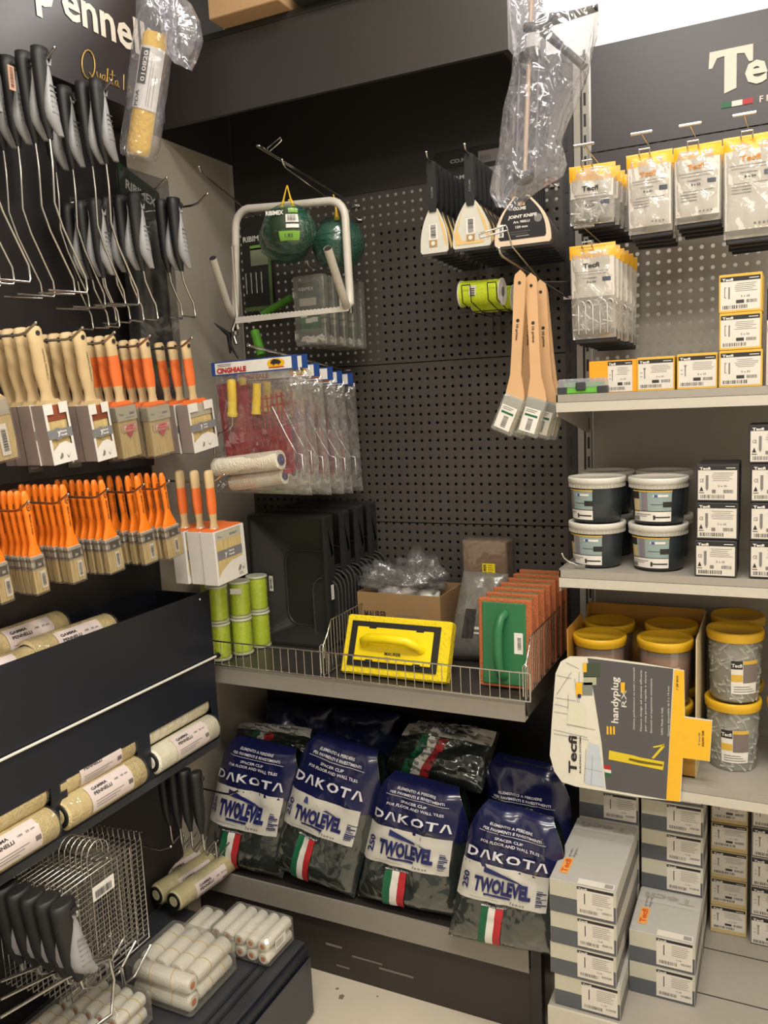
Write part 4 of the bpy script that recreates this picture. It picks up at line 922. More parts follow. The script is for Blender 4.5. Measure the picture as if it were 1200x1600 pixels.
for j, (x, y, z, W, H, sd, small, n, lab) in enumerate(bays):
    t = fix_bag(W, H, sd, small)
    if j == 4:
        m = MB(); 
        for k in range(5):
            cx = .018+k*.016; m.tube([(cx, -.012, -.195), (cx, -.012, -.13)]+[tuple(p) for p in arc((cx+.006, -.012, -.128), .0075, 180, -30, 6, X, Z)], .002, mat('zinc', (196, 194, 188), .3, .7), 6)
        m.build('screw_hooks', t)
    for i in range(n):
        o = t if i == 0 else dup(t, (0, 0, 0)); o.location = (x+.004*i*(1 if small else .3), y+.036*i, z-.002*i); o.rotation_euler = (0, random.uniform(-.02, .02), random.uniform(-.05, .05)); o['group'] = 'bags, ' + lab[:40]
        o['label'] = lab if i == 0 else ['small metal fixings bag hanging behind the front bag of the top left hook', 'bag hanging behind the one with line-drawn fixings', 'bag hanging behind the plain-labelled one on the third top hook', 'bag hanging behind the tall one at the right end of the top row', 'screw hook bag hanging behind the front bag of the lower hook'][j]
        if i: o['group'] = o['label'][:48]
        else: del o['group']
    # hook with T-shaped ticket bar
    h = thing('ticket_hook', 'double-prong hook with T-shaped ticket bar above the ' + ['small bags at top left', 'bags with line-drawn fixings', 'plain-labelled bags', 'tall bags at the right', 'screw hook bags'][j], 'hook', (x+W/2, 2.195, z-.004), 'ticket hooks of the grey bay'); O = h.location.copy(); m = MB()
    cx = W*.42 - W/2
    for q in (-.011, .011): m.tube([(cx+q, 0, 0), (cx+q, y-2.195-.018, 0), (cx+q, y-2.195-.018, .012)], .0016, chrome, 6)
    m.tube([(cx-.011, y-2.195-.018, .012), (cx+.011, y-2.195-.018, .012)], .0016, chrome, 6); m.build('prongs', h)
    m = MB(); m.tube([(cx+.012, 0, .02), (cx-.005, y-2.195-.02, .043)], .0018, chrome, 6); m.build('ticket_arm', h)
    m = MB(); m.box((cx-.028, y-2.195-.026, .042), (cx+.018, y-2.195-.018, .0465), chrome, bev=.001); m.build('ticket_bar', h)
# row 1b: white partial upper loops already; boxes on the top shelf
ygold = mat('box_gold', (214, 172, 66), .5); orangebox = mat('box_orange', (236, 160, 28), .5); bdark = mat('box_dark', (52, 50, 52), .5); boxwhite = mat('box_white', (214, 208, 198), .5); boxslate = mat('box_slate', (84, 88, 94), .5); boxgreyl = mat('box_pale_grey', (176, 174, 168), .5)
def carton_label(l, F, w_, h, style, title='Tecfi', rnd=random):
    """printed screw-box label in a w x h field"""
    l.quad(F, 0, 0, w_, h, boxwhite, .0007); l.quad(F, 0, h*.87, w_, h, ink, .0012); l.text(F, title, w_*.04, h*.885, h*.1, paper, .0018, bold=.04, width=w_*.28)
    l.quad(F, w_*.72, h*.92, w_*.96, h*.94, paper, .0018)
    if style == 'screw':
        l.quad(F, w_*.17, h*.36, w_*.2, h*.68, inkgrey, .0012); l.poly(F, [(w_*.14, h*.72), (w_*.23, h*.72), (w_*.2, h*.66), (w_*.17, h*.66)], inkgrey, .0012); l.quad(F, w_*.06, h*.42, w_*.12, h*.44, inkgrey, .0012); l.quad(F, w_*.06, h*.55, w_*.12, h*.57, inkgrey, .0012)
    elif style == 'plug':
        l.quad(F, w_*.2, h*.35, w_*.24, h*.7, inkgrey, .0012); l.quad(F, w_*.1, h*.38, w_*.12, h*.7, inkgrey, .0012); l.quad(F, w_*.12, h*.38, w_*.15, h*.4, inkgrey, .0012); l.quad(F, w_*.12, h*.68, w_*.15, h*.7, inkgrey, .0012)
    elif style == 'ce':
        l.text(F, 'CE', w_*.05, h*.52, h*.14, ink, .0012, width=w_*.1); l.poly(F, [(w_*.04, h*.26), (w_*.14, h*.26), (w_*.09, h*.4)], ink, .0012)
        l.quad(F, w_*.03, h*.2, w_*.16, h*.22, ink, .0012); l.poly(F, [(w_*.2, h*.72), (w_*.27, h*.72), (w_*.27, h*.34), (w_*.235, h*.26), (w_*.2, h*.34)], inkgrey, .0012)
    for k in range(5): a = rnd.uniform(.35, .42); l.quad(F, w_*a, h*(.78-.055*k), w_*rnd.uniform(.8, .95), h*(.792-.055*k), inkgrey, .0012)
    l.text(F, '5 x 25', w_*.52, h*.38, h*.08, ink, .0012, width=w_*.22); 
    l.quad(F, w_*.4, h*.2, w_*.6, h*.3, bdark, .0012) if style != 'ce' else l.quad(F, w_*.36, h*.2, w_*.46, h*.3, inkgrey, .0012)
    l.barcode(F, w_*.66, h*.2, w_*.26, h*.1, ink); l.barcode(F, w_*.06, h*.04, w_*.62, h*.11, ink)
def small_box(loc, size, body, edge, style, label, rz=0, name='screw_box', group=None, lbl=(.04, .06, .96, .93), title='Tecfi', top=None):
    t = thing(name, label, 'box', loc, group, (0, 0, rz)); w_, d_, h_ = size
    m = MB(); m.box((0, 0, 0), size, body, bev=.0015); m.build('carton', t)
    if edge:
        e = MB(); F = fr((0, 0, 0), X, Z)
        e.quad(F, .001, .001, w_-.001, h_-.001, edge, .0004); e.build('front_print', t)
    l = MB(); F = fr((lbl[0]*w_, 0, lbl[1]*h_), X, Z); carton_label(l, F, (lbl[2]-lbl[0])*w_, (lbl[3]-lbl[1])*h_, style, title); l.build('label', t)
    return t
Zs = 1.5435
small_box((-.39, 1.885, Zs), (.108, .1, .07), orangebox, orangebox, 'screw', 'orange and white screw box behind the small green case, leftmost on the top shelf', .05, lbl=(.38, .03, .86, .96), group=None)
small_box((-.287, 1.885, Zs), (.078, .1, .072), ygold, ygold, 'screw', 'gold screw box, second from the left on the top shelf', .0)
small_box((-.204, 1.88, Zs), (.08, .1, .074), ygold, ygold, 'screw', 'gold screw box, third from the left on the top shelf', .05)
small_box((-.121, 1.88, Zs), (.082, .1, .0755), ygold, ygold, 'plug', 'gold screw box at the bottom of the stack of three on the top shelf')
small_box((-.122, 1.89, Zs+.0765), (.08, .1, .0755), ygold, ygold, 'plug', 'gold screw box in the middle of the stack of three on the top shelf')
small_box((-.124, 1.90, Zs+.153), (.082, .1, .0775), ygold, ygold, 'plug', 'gold screw box topmost of the stack of three on the top shelf', -.02)
small_box((-.034, 1.93, Zs), (.08, .1, .135), bdark, boxwhite, 'plug', 'dark box with white label cut by the right frame edge on the top shelf')
small_box((-.034, 1.99, Zs+.17), (.08, .1, .07), bdark, None, 'plug', 'dark box high on the right frame edge, above the other dark box', lbl=(.1, .1, .9, .9)).location.z = Zs+.1355
# green and clear case lying on the shelf edge
t = thing('assortment_case', 'small green and clear plastic case with black latch lying at the shelf corner', 'plastic case', (-.456, 1.862, Zs))
lgc = mat('case_lime', (104, 178, 66), .4)
MB().box((.004, .0, .0), (.105, .07, .016), lgc, bev=.003).build('tray', t)
MB().box((.0, -.002, .012), (.108, .074, .034), film('case_clear', (220, 220, 232), .3, .06, 30, .4, .6), bev=.004).build('lid', t)
m = MB(); 
for x in (.0, .088): m.box((x, -.003, -.0), (x+.022, .02, .017), mat('case_dark', (56, 60, 62), .4), bev=.002)
m.build('corner_guard', t)
MB().box((.042, -.006, .008), (.064, 0, .026), mat('case_dark', (56, 60, 62), .4), bev=.002).build('latch', t)
MB().box((.012, .01, .014), (.1, .06, .026), lgc).build('contents', t)
# ---- white-lidded tubs
tubdark = mat('tub_dark', (48, 54, 58), .3, noise=.15, nscale=30); lidw = mat('lid_white', (214, 210, 200), .4)
def arcq(m, R0, R1, a0, a1, z0, z1, mtl, o=.0008, n=12):
    vs = []
    for (z, R) in ((z0, R0), (z1, R1)):
        for i in range(n+1): a = math.radians(a0+(a1-a0)*i/n); vs.append(V(((R+o)*math.sin(a), -(R+o)*math.cos(a), z)))
    m.add(vs, [(i, i+1, n+2+i, n+1+i) for i in range(n)], mtl, True)
t = thing('tub', 'x', 'tub', (0, 0, 0)); R = lambda z: .0535+.0065*z/.095
m = MB(); m.lathe([(.048, 0), (.0535, .003), (R(.05), .05), (R(.088), .088)], tubdark, n=36); m.build('body', t)
m = MB(); m.lathe([(.0615, .08), (.063, .082), (.063, .09), (.0655, .091), (.066, .101), (.0645, .104), (.058, .1035), (.057, .1015), (.0, .1015)], lidw, n=40); m.build('lid', t)
m = MB()
for i in range(48): a = 2*math.pi*i/48; m.box((-.0008, .0625, .081), (.0008, .0645, .09), mat('lid_rib', (180, 178, 170), .4), Matrix.Rotation(a, 4, 'Z'))
m.build('lid_ribs', t)
l = MB(); a0, a1 = -68, 22
def AQ(u0, u1, z0, z1, mtl, o=.0012): arcq(l, R(z0), R(z1), a0+(a1-a0)*u0, a0+(a1-a0)*u1, z0, z1, mtl, o)
AQ(0, 1, .006, .078, bdark); AQ(0, .99, .008, .03, paper, .0016); AQ(.0, .99, .028, .074, mat('tub_teal', (142, 160, 158), .5), .0014)
AQ(0, .2, .028, .074, mat('tub_cream', (196, 176, 130), .5), .0018); AQ(0, .2, .058, .074, ink, .0022); AQ(.0, 1, .074, .077, mat('box_gold', (214, 172, 66), .5), .002); AQ(.26, .42, .03, .073, mat('tub_mauve', (128, 120, 128), .5), .0018)
AQ(.0, 1, .03, .0315, ink, .002); AQ(.78, 1, .04, .052, ink, .002); AQ(.5, .8, .0455, .0465, ink, .002); AQ(.55, .9, .063, .068, paper, .002); AQ(.58, .66, .063, .068, mat('blue_mark', (60, 84, 150), .5), .0024)
AQ(.58, .96, .016, .019, ink, .0022); AQ(.55, .6, .012, .022, ink, .0022); AQ(.05, .5, .023, .0245, inkgrey, .0022); AQ(.05, .4, .019, .0202, inkgrey, .0022); AQ(.02, .18, .01, .018, inkgrey, .0022)
l.build('label', t)
tubs = [(-.388, 1.948, 1.1445, .0, 'lower left front'), (-.25, 1.943, 1.1445, .15, 'lower right front'), (-.388, 1.95, 1.249, -.35, 'upper left front'), (-.25, 1.945, 1.249, .25, 'upper right front'),
        (-.389, 2.095, 1.1445, .4, 'lower left rear'), (-.255, 2.095, 1.1445, .3, 'lower right rear'), (-.389, 2.09, 1.249, .3, 'upper left rear'), (-.256, 2.092, 1.249, .4, 'upper right rear')]
for i, (x, y, z, rz, nm) in enumerate(tubs):
    o = t if i == 0 else dup(t, (0, 0, 0)); o.location = (x, y, z); o.rotation_euler = (0, 0, rz); o['label'] = 'black tub with white lid and nail picture, %s of the stacked group' % nm; o['group'] = 'black tubs with white lids'
t = hook('wire_clip', (-.45, 1.875, 1.165), (-.415, 1.885, 1.15), 'thin bent wire clip lying at the left end of the second grey shelf', 'loose wire clip')
# ---- small screw boxes on second shelf
for k in range(3):
    small_box((-.163-.002*(k == 0), 1.862+.004*k, 1.1445+.0805*k), (.083, .12, .079), bdark, bdark, 'ce', 'small dark screw box on the second shelf, %s of the left stack' % ['lowest', 'middle', 'topmost'][k], lbl=(.04, .05, .96, .97))
for k in range(4):
    small_box((-.058-.004*(k == 3), 1.87, 1.1445+.0805*k), (.085, .12, .079), bdark, bdark, 'ce', 'small dark screw box at the right edge, second shelf, %s of four' % ['lowest', 'second from bottom', 'third from bottom', 'topmost'][k], lbl=(.04, .05, .96, .97))
# ---- third shelf: carton with orange tubs
kraft = mat('display_kraft', (184, 138, 56), .6, noise=.06, nscale=20)
t = thing('display_carton', 'open ochre display carton holding the tubs with orange contents', 'carton', (-.452, 1.9, .6685)); w_, d_, h_ = .287, .255, .325
m = MB(); m.box((0, 0, 0), (w_, d_, .003), kraft); m.box((0, d_-.003, 0), (w_, d_, h_+.005), kraft)
m.prism([(0, 0), (d_, 0), (d_, h_+.005), (d_-.03, h_+.005), (d_-.035, h_-.02), (d_-.09, h_-.03), (d_-.1, h_), (.0, h_)], -.003, 0, kraft, Matrix.Rotation(math.pi/2, 4, 'Z'))
m.prism([(0, 0), (d_, 0), (d_, h_), (0, h_-.0)], -.003, 0, mat('kraft_pale', (206, 190, 150), .6), Matrix.Translation((w_, 0, 0)) @ Matrix.Rotation(math.pi/2, 4, 'Z'))
m.box((0, 0, 0), (w_, .003, .12), kraft); m.build('carton', t)
ylid = mat('lid_yellow', (226, 178, 38), .4); tbody = film('tub_clear', (206, 206, 200), .25, .08, 20, .3, .3)
def jar(fill, name, r=.058, H=.155, amber=False):
    t = thing('lidded_tub', 'x', 'tub', (0, 0, 0)); Rr = lambda z: r*(.9+.1*z/H)
    m = MB(); m.lathe([(r*.86, 0), (Rr(0), .004), (Rr(H*.85), H*.85), (Rr(H), H-.01)], tbody, n=32, cap=False); m.build('body', t)
    m = MB(); m.lathe([(Rr(0)*.95, .003), (Rr(H*.7)*.95, H*.7), (Rr(H*.7)*.6, H*.78), (0, H*.8)], fill, n=24); m.build('contents', t)
    m = MB(); m.lathe([(r*1.02, H-.022), (r*1.05, H-.02), (r*1.05, H-.014), (r*1.07, H-.012), (r*1.07, H-.003), (r*1.04, H), (r*.95, H), (r*.94, H-.004), (0, H-.004)], ylid, n=36); m.build('lid', t)
    if not amber:
        pl = MB(); rnd = random.Random(5)
        for k in range(70):
            a = rnd.uniform(-2.6, 1.6); z = rnd.uniform(.01, H*.8); b = rnd.uniform(-1.2, 1.2); p = V((Rr(z)*.93*math.sin(a), -Rr(z)*.93*math.cos(a), z)); d = V((math.cos(a)*math.cos(b), math.sin(a)*math.cos(b), math.sin(b)))*.015
            pl.tube([p-d, p+d], .0036, mat('plug_grey', (168, 168, 160), .5), 6)
        o = pl.build('plugs', t)
    l = MB()
    def A(u0, u1, z0, z1, mt, o=.0012): arcq(l, Rr(z0*H), Rr(z1*H), -22+62*u0, -22+62*u1, z0*H, z1*H, mt, o)
    A(0, 1, .14, .62, paper); A(0, .4, .5, .62, ink, .0018); A(0, .4, .32, .42, mat('box_gold', (214, 172, 66), .5), .0018); A(.42, 1, .3, .6, mat('hand_photo', (120, 108, 104), .5), .0018); A(.42, 1, .57, .62, mat('box_gold', (214, 172, 66), .5), .002)
    for k in range(3): A(.1, .9-.1*k, .17+.035*k, .18+.035*k, inkgrey, .002)
    vs, fs, wd = text_mesh('Tecfi', .03); 
    l.add([V(((Rr(.08)+.0026)*math.sin(math.radians(-21+22*v.x/wd)), -(Rr(.08)+.0026)*math.cos(math.radians(-21+22*v.x/wd)), H*.53+v.y*.011)) for v in vs], fs, paper)
    l.build('label', t); return t
ofill = mat('orange_fill', (170, 104, 58), .7, noise=.3, nscale=60, bump=1, bscale=60); gfill = mat('grey_fill', (132, 132, 124), .7, noise=.35, nscale=60, bump=1, bscale=60)
t = jar(ofill, 'o', .059, .15, True)
for i, (x, y, z, nm) in enumerate(((-.388, 1.965, .82, 'front left, upper layer'), (-.238, 1.965, .825, 'front right, upper layer'), (-.388, 2.09, .82, 'rear left, upper layer'), (-.238, 2.09, .825, 'rear right, upper layer'), (-.388, 1.965, .672, 'front left, lower layer'), (-.238, 1.965, .672, 'front right, lower layer'), (-.388, 2.09, .672, 'rear left, lower layer'), (-.238, 2.09, .672, 'rear right, lower layer'))):
    o = t if i == 0 else dup(t, (0, 0, 0)); o.location = (x, y, z); o['label'] = 'yellow-lidded tub with orange contents in the ochre carton, ' + nm; o['group'] = 'orange-filled tubs in the carton'
t = jar(gfill, 'g', .058, .163)
for i, (x, y, z, nm) in enumerate(((-.093, 2.012, .6685, 'lower front'), (-.09, 2.012, .833, 'upper front'), (-.092, 2.137, .6685, 'lower rear'), (-.09, 2.137, .833, 'upper rear'), (.04, 2.03, .6685, 'lower at right edge'), (.04, 2.03, .833, 'upper at right edge'))):
    o = t if i == 0 else dup(t, (0, 0, 0)); o.location = (x, y, z); o.rotation_euler = (0, 0, (0, .3, .2, .6, .1, .2)[i]); o['label'] = 'clear yellow-lidded tub of grey plugs right of the ochre carton, ' + nm; o['group'] = 'clear tubs of grey plugs'
# ---- display card lying sideways in front of third shelf
t = thing('display_card', 'large sideways advertising card in grey, white and yellow in front of the third shelf', 'display card', (-.475, 1.848, .632))
W, H = .29, .315; cg = mat('card_slate', (86, 84, 86), .4); cc = mat('card_cream', (226, 222, 206), .45); cy = mat('card_yellow', (240, 184, 40), .45)
def rot_pt(px, py): p = P(px, py, 'y', 1.848)-V((-.475, 1.848, .632)); return (p.x, p.z)
outer = [(890, 1026), (930, 1027), (1000, 1036), (1069, 1048), (1070, 1120), (1113, 1126), (1109, 1190), (1067, 1184), (1063, 1253), (1000, 1246), (900, 1229), (878, 1222), (866, 1205), (859, 1180), (862, 1130), (868, 1052), (876, 1034)]
op = [rot_pt(*p) for p in outer][::-1]
m = MB(); m.prism(op, 0, .0035, cc); m.build('board', t)
l = MB(); F = fr((0, 0, 0), X, Z)
l.poly(F, [rot_pt(*p) for p in ((947, 1233), (1041, 1249), (1052, 1045), (918, 1028), (929, 1090), (940, 1160))], cg, .0008)
l.poly(F, [rot_pt(*p) for p in ((1041, 1250), (1062, 1252.5), (1066.5, 1184), (1108.5, 1189), (1112.5, 1127), (1069.5, 1121), (1069, 1048.5), (1054, 1046))], cy, .0009)
l.build('colour_fields', t)
def up_text(s_, px, py0, py1, m_, size=None, bold=.02, o=.0016):
    a = V((*rot_pt(px, py0), 0)); b = V((*rot_pt(px, py1), 0)); d = (b-a); L_ = d.length; d.normalize()
    U = V((d.x, 0, d.y)); Wd = V((-d.y, 0, d.x)); vs, fs, wd = text_mesh(s_, bold); k = size or L_/wd*1.0
    O = V((a.x, -o, a.y)); l2.add([O+U*(v.x*L_/wd)+Wd*(v.y*k) for v in vs], fs, m_)
l2 = MB()
up_text('Tecfi', 901, 1209, 1150, ink, .026, .03); up_text('BUILDING SYSTEMS', 908, 1208, 1150, ink, .005)
up_text('handyplug', 966, 1130, 1058, paper, .022, .02); up_text('RX', 979, 1105, 1078, paper, .016, .0); up_text('The Yellow', 978, 1086, 1066, ink, .004); 
for k, (x, y0, y1) in enumerate(((992, 1140, 1043), (1003, 1142, 1047), (1010, 1142, 1049), (1019, 1145, 1060), (1036, 1148, 1105), (1046, 1150, 1072))): up_text(['Ottime performance su tutti i materiali', 'Nuovo design ad elevata efficacia', 'per una presa rapida e sicura', 'Elementi ad espansione ottimizzata', '100% Made in Italy', 'Gamma disponibile da 5 a 14 mm'][k], x, y0, y1, paper, .006, .0)
up_text('7 ZIP BOX', 1060, 1078, 1055, ink, .006); up_text('BUILDING TEAM', 1100, 1166, 1142, ink, .006); up_text('Tecfi', 1094, 1166, 1145, inkgrey, .005)
def sq(px0, py0, px1, py1, m_, o=.0015): l2.poly(F, [rot_pt(*p) for p in ((px0, py1), (px1, py1), (px1, py0), (px0, py0))], m_, o)
for k in range(3): l2.poly(F, [rot_pt(*p) for p in ((948+k*5, 1147), (951+k*5, 1147.5), (951+k*5, 1135), (948+k*5, 1134))], cy, .0016)
sq(970, 1066, 977, 1082, cy, .0013)
# screw plug picture
l2.poly(F, [rot_pt(*p) for p in ((951, 1186), (1036, 1203), (1038, 1190), (1000, 1183), (990, 1180), (952, 1172))], mat('plug_yellow', (222, 196, 40), .4), .0014)
l2.poly(F, [rot_pt(*p) for p in ((982, 1187), (1000, 1192), (1035, 1197), (1036, 1194), (1002, 1188), (984, 1184))], mat('plug_shadow', (110, 92, 20), .5), .0018)
l2.poly(F, [rot_pt(*p) for p in ((1018, 1184), (1022, 1185), (1039, 1166), (1036, 1163))], mat('plug_yellow', (222, 196, 40), .4), .0018); l2.poly(F, [rot_pt(*p) for p in ((1020, 1166), (1022, 1168), (1038, 1165), (1038, 1162))], mat('plug_yellow', (222, 196, 40), .4), .0018)
l2.poly(F, [rot_pt(*p) for p in ((945, 1206), (955, 1208), (954, 1213), (946, 1213))], green, .0016); l2.poly(F, [rot_pt(*p) for p in ((944, 1201), (955, 1203), (955, 1208), (945, 1206))], paper, .0016); l2.poly(F, [rot_pt(*p) for p in ((943, 1195), (954, 1196), (955, 1203), (944, 1201))], red, .0016)
# kitchen line drawing and tubs picture
lgy = mat('line_grey', (150, 154, 156), .5); lbl_ = mat('wash_blue', (196, 204, 214), .5)
l2.poly(F, [rot_pt(*p) for p in ((914, 1224), (945, 1230), (936, 1165), (920, 1160))], lbl_, .0012)
for a, b in (((885, 1035), (905, 1045)), ((868, 1090), (900, 1095)), ((867, 1100), (900, 1108)), ((866, 1112), (905, 1118)), ((865, 1140), (918, 1152)), ((865, 1146), (920, 1156)), ((898, 1060), (903, 1100)), ((888, 1085), (888, 1130)), ((905, 1050), (905, 1130)), ((885, 1132), (930, 1140)), ((870, 1055), (893, 1060)), ((916, 1170), (913, 1222)), ((926, 1180), (924, 1225)), ((893, 1050), (870, 1085)), ((914, 1200), (942, 1206))):
    p, q = V((*rot_pt(*a), 0)), V((*rot_pt(*b), 0)); d = (q-p).normalized(); n_ = V((-d.y, d.x, 0))*.0006
    l2.poly(F, [(p+n_).to_tuple()[:2], (p-n_).to_tuple()[:2], (q-n_).to_tuple()[:2], (q+n_).to_tuple()[:2]], lgy, .0013)
l2.poly(F, [rot_pt(*p) for p in ((889, 1097), (914, 1098), (917, 1137), (886, 1130))], mat('pale_panel', (222, 220, 196), .5), .0014)
sq(912, 1036, 938, 1058, mat('tub_green', (66, 78, 62), .5)); sq(911, 1036, 917, 1050, cy, .0018); sq(902, 1066, 926, 1086, mat('tub_gr', (130, 134, 126), .5)); sq(900, 1066, 910, 1086, cy, .0018); sq(912, 1057, 932, 1070, mat('tub_gr2', (176, 180, 150), .5)); sq(903, 1084, 908, 1090, navy, .002)
l2.build('lettering', t)
# ---- base shelf cartons
def long_box(loc, size, label, rz=0, kind='grey', logo=True):
    t = thing('screw_carton', label, 'box', loc, None, (0, 0, rz)); w_, d_, h_ = size
    m = MB(); m.box((0, 0, 0), size, boxgreyl, bev=.001)
    m.build('carton', t)
    m = MB(); F = fr((0, 0, 0), X, Z); m.quad(F, 0.001, h_*.5, w_-.001, h_-.001, mat('box_cream', (192, 188, 170), .5), .0005); m.quad(F, 0.001, 0.001, w_-.001, h_*.5, boxslate, .0006)
    G = fr((w_, 0, 0), Y, Z); m.quad(G, .001, .001, d_-.001, h_*.45, mat('box_side_dark', (104, 102, 98), .5), .0006); m.build('band_print', t)
    l = MB(); F = fr((w_*.42, 0, h_*.08), X, Z); l.quad(F, 0, h_*.0, w_*.54, h_*.9, boxwhite, .001); lw, lh = w_*.54, h_*.86
    l.quad(F, 0, lh*.9, lw, lh*1.0, ink, .0014); l.text(F, 'Tecfi', lw*.03, lh*.91, lh*.08, paper, .002, bold=.03, width=lw*.25)
    l.quad(F, lw*.2, lh*.4, lw*.225, lh*.78, ink, .0014); 
    for k in range(6): l.quad(F, lw*.42, lh*(.8-.07*k), lw*random.uniform(.8, .95), lh*(.815-.07*k), inkgrey, .0014)
    l.barcode(F, lw*.08, lh*.08, lw*.5, lh*.12); l.barcode(F, lw*.68, lh*.16, lw*.28, lh*.08)
    l.text(F, '4 x 60', lw*.55, lh*.3, lh*.07, ink, .0014); l.quad(fr((w_*.42, 0, h_), X, Y), 0, 0, w_*.54, .022, boxwhite, .0008); l.quad(fr((w_*.42, 0, h_), X, Y), w_*.4, .004, w_*.52, .018, mat('print_mauve', (150, 146, 144), .5), .0014)
    l.build('label', t)
    if logo:
        l = MB(); G = fr((0, 0, h_), X, Y); ob = mat('logo_orange', (226, 126, 40), .5)
        l.quad(G, .014, .03, .034, .095, mat('logo_tint', (222, 160, 84), .5), .0008); F2 = (V((.03, .034, h_+.0014)), Y.copy(), -X); l.text(F2, 'Tecfi', 0, 0, .018, mat('logo_red', (208, 84, 30), .5), 0, bold=.03, width=.055)
        F2 = (V((.024, .1, h_+.0012)), Y.copy(), -X); l.text(F2, 'green', 0, 0, .009, inkgrey, 0, width=.035); F2 = (V((.034, .1, h_+.0012)), Y.copy(), -X); l.text(F2, 'degree', 0, 0, .009, inkgrey, 0, width=.04)
        l.quad(G, 0.002, d_-.055, w_-.002, d_-.002, mat('band_pale', (186, 184, 178), .5), .0006); F3 = (V((w_*.9, d_-.018, h_+.0012)), -X, -Y); l.text(F3, 'Tecfi', 0, 0, .034, mat('band_grey', (160, 158, 154), .5), 0, bold=.03, width=w_*.8)
        l.build('top_print', t)
    return t
hh = .0775
for k in range(4): long_box((-.449+(0, -.004, -.002, -.002)[k]+.004*(k == 0), 1.70-.002*k, .1705+k*hh), (.146, .288, hh-.001), 'long grey screw carton, front left stack of four, %s' % ['lowest', 'second from bottom', 'third from bottom', 'topmost with orange logo'][k], logo=(k == 3))
for k in range(6): long_box((-.449, 1.992, .1705+k*hh), (.146, .195, hh-.001), 'grey screw carton, stack behind the front left one, %s' % ['lowest', 'second from bottom', 'third from bottom', 'fourth from bottom', 'fifth from bottom', 'topmost'][k], logo=False) if k > 3 else None
for k in range(4, 0, -1): pass
# support under the two upper rear cartons: the same cartons continue to the deck
for k in range(4): long_box((-.449, 1.992, .1705+k*hh), (.146, .195, hh-.001), 'grey screw carton low behind the front left stack, layer %s' % ['one, on the deck', 'two', 'three', 'four'][k], logo=False)
for k in range(2): long_box((-.297, 1.805, .1705+k*hh), (.143, .178, hh-.001), 'grey screw carton, low stack of two beside the tall front stack, %s' % ['lower', 'upper with orange logo'][k], logo=(k == 1))
for k in range(6): long_box((-.296, 1.986, .1705+k*hh), (.143, .2, hh-.001), 'grey screw carton, second rear stack, %s' % ['lowest', 'second from bottom', 'third from bottom', 'fourth from bottom', 'fifth from bottom', 'topmost'][k], logo=False)
for k in range(6): small_box((-.144, 2.10, .1705+k*.0745), (.085, .09, .073), mat('box_tan', (196, 174, 124), .5), mat('box_tan', (196, 174, 124), .5), 'screw', 'small tan-edged screw box, bottom shelf, %s' % ['lowest', 'second from bottom', 'third from bottom', 'fourth from bottom', 'fifth from bottom', 'topmost'][k], lbl=(.04, .16, .96, .97), rz=.03)
for k in range(6): small_box((-.05, 2.085, .1705+k*.0775), (.088, .1, .076), boxwhite, bdark, 'screw', 'small white-labelled screw box, right-hand bottom stack, %s' % ['lowest', 'second from bottom', 'third from bottom', 'fourth from bottom', 'fifth from bottom', 'topmost'][k], lbl=(.03, .04, .97, .96))
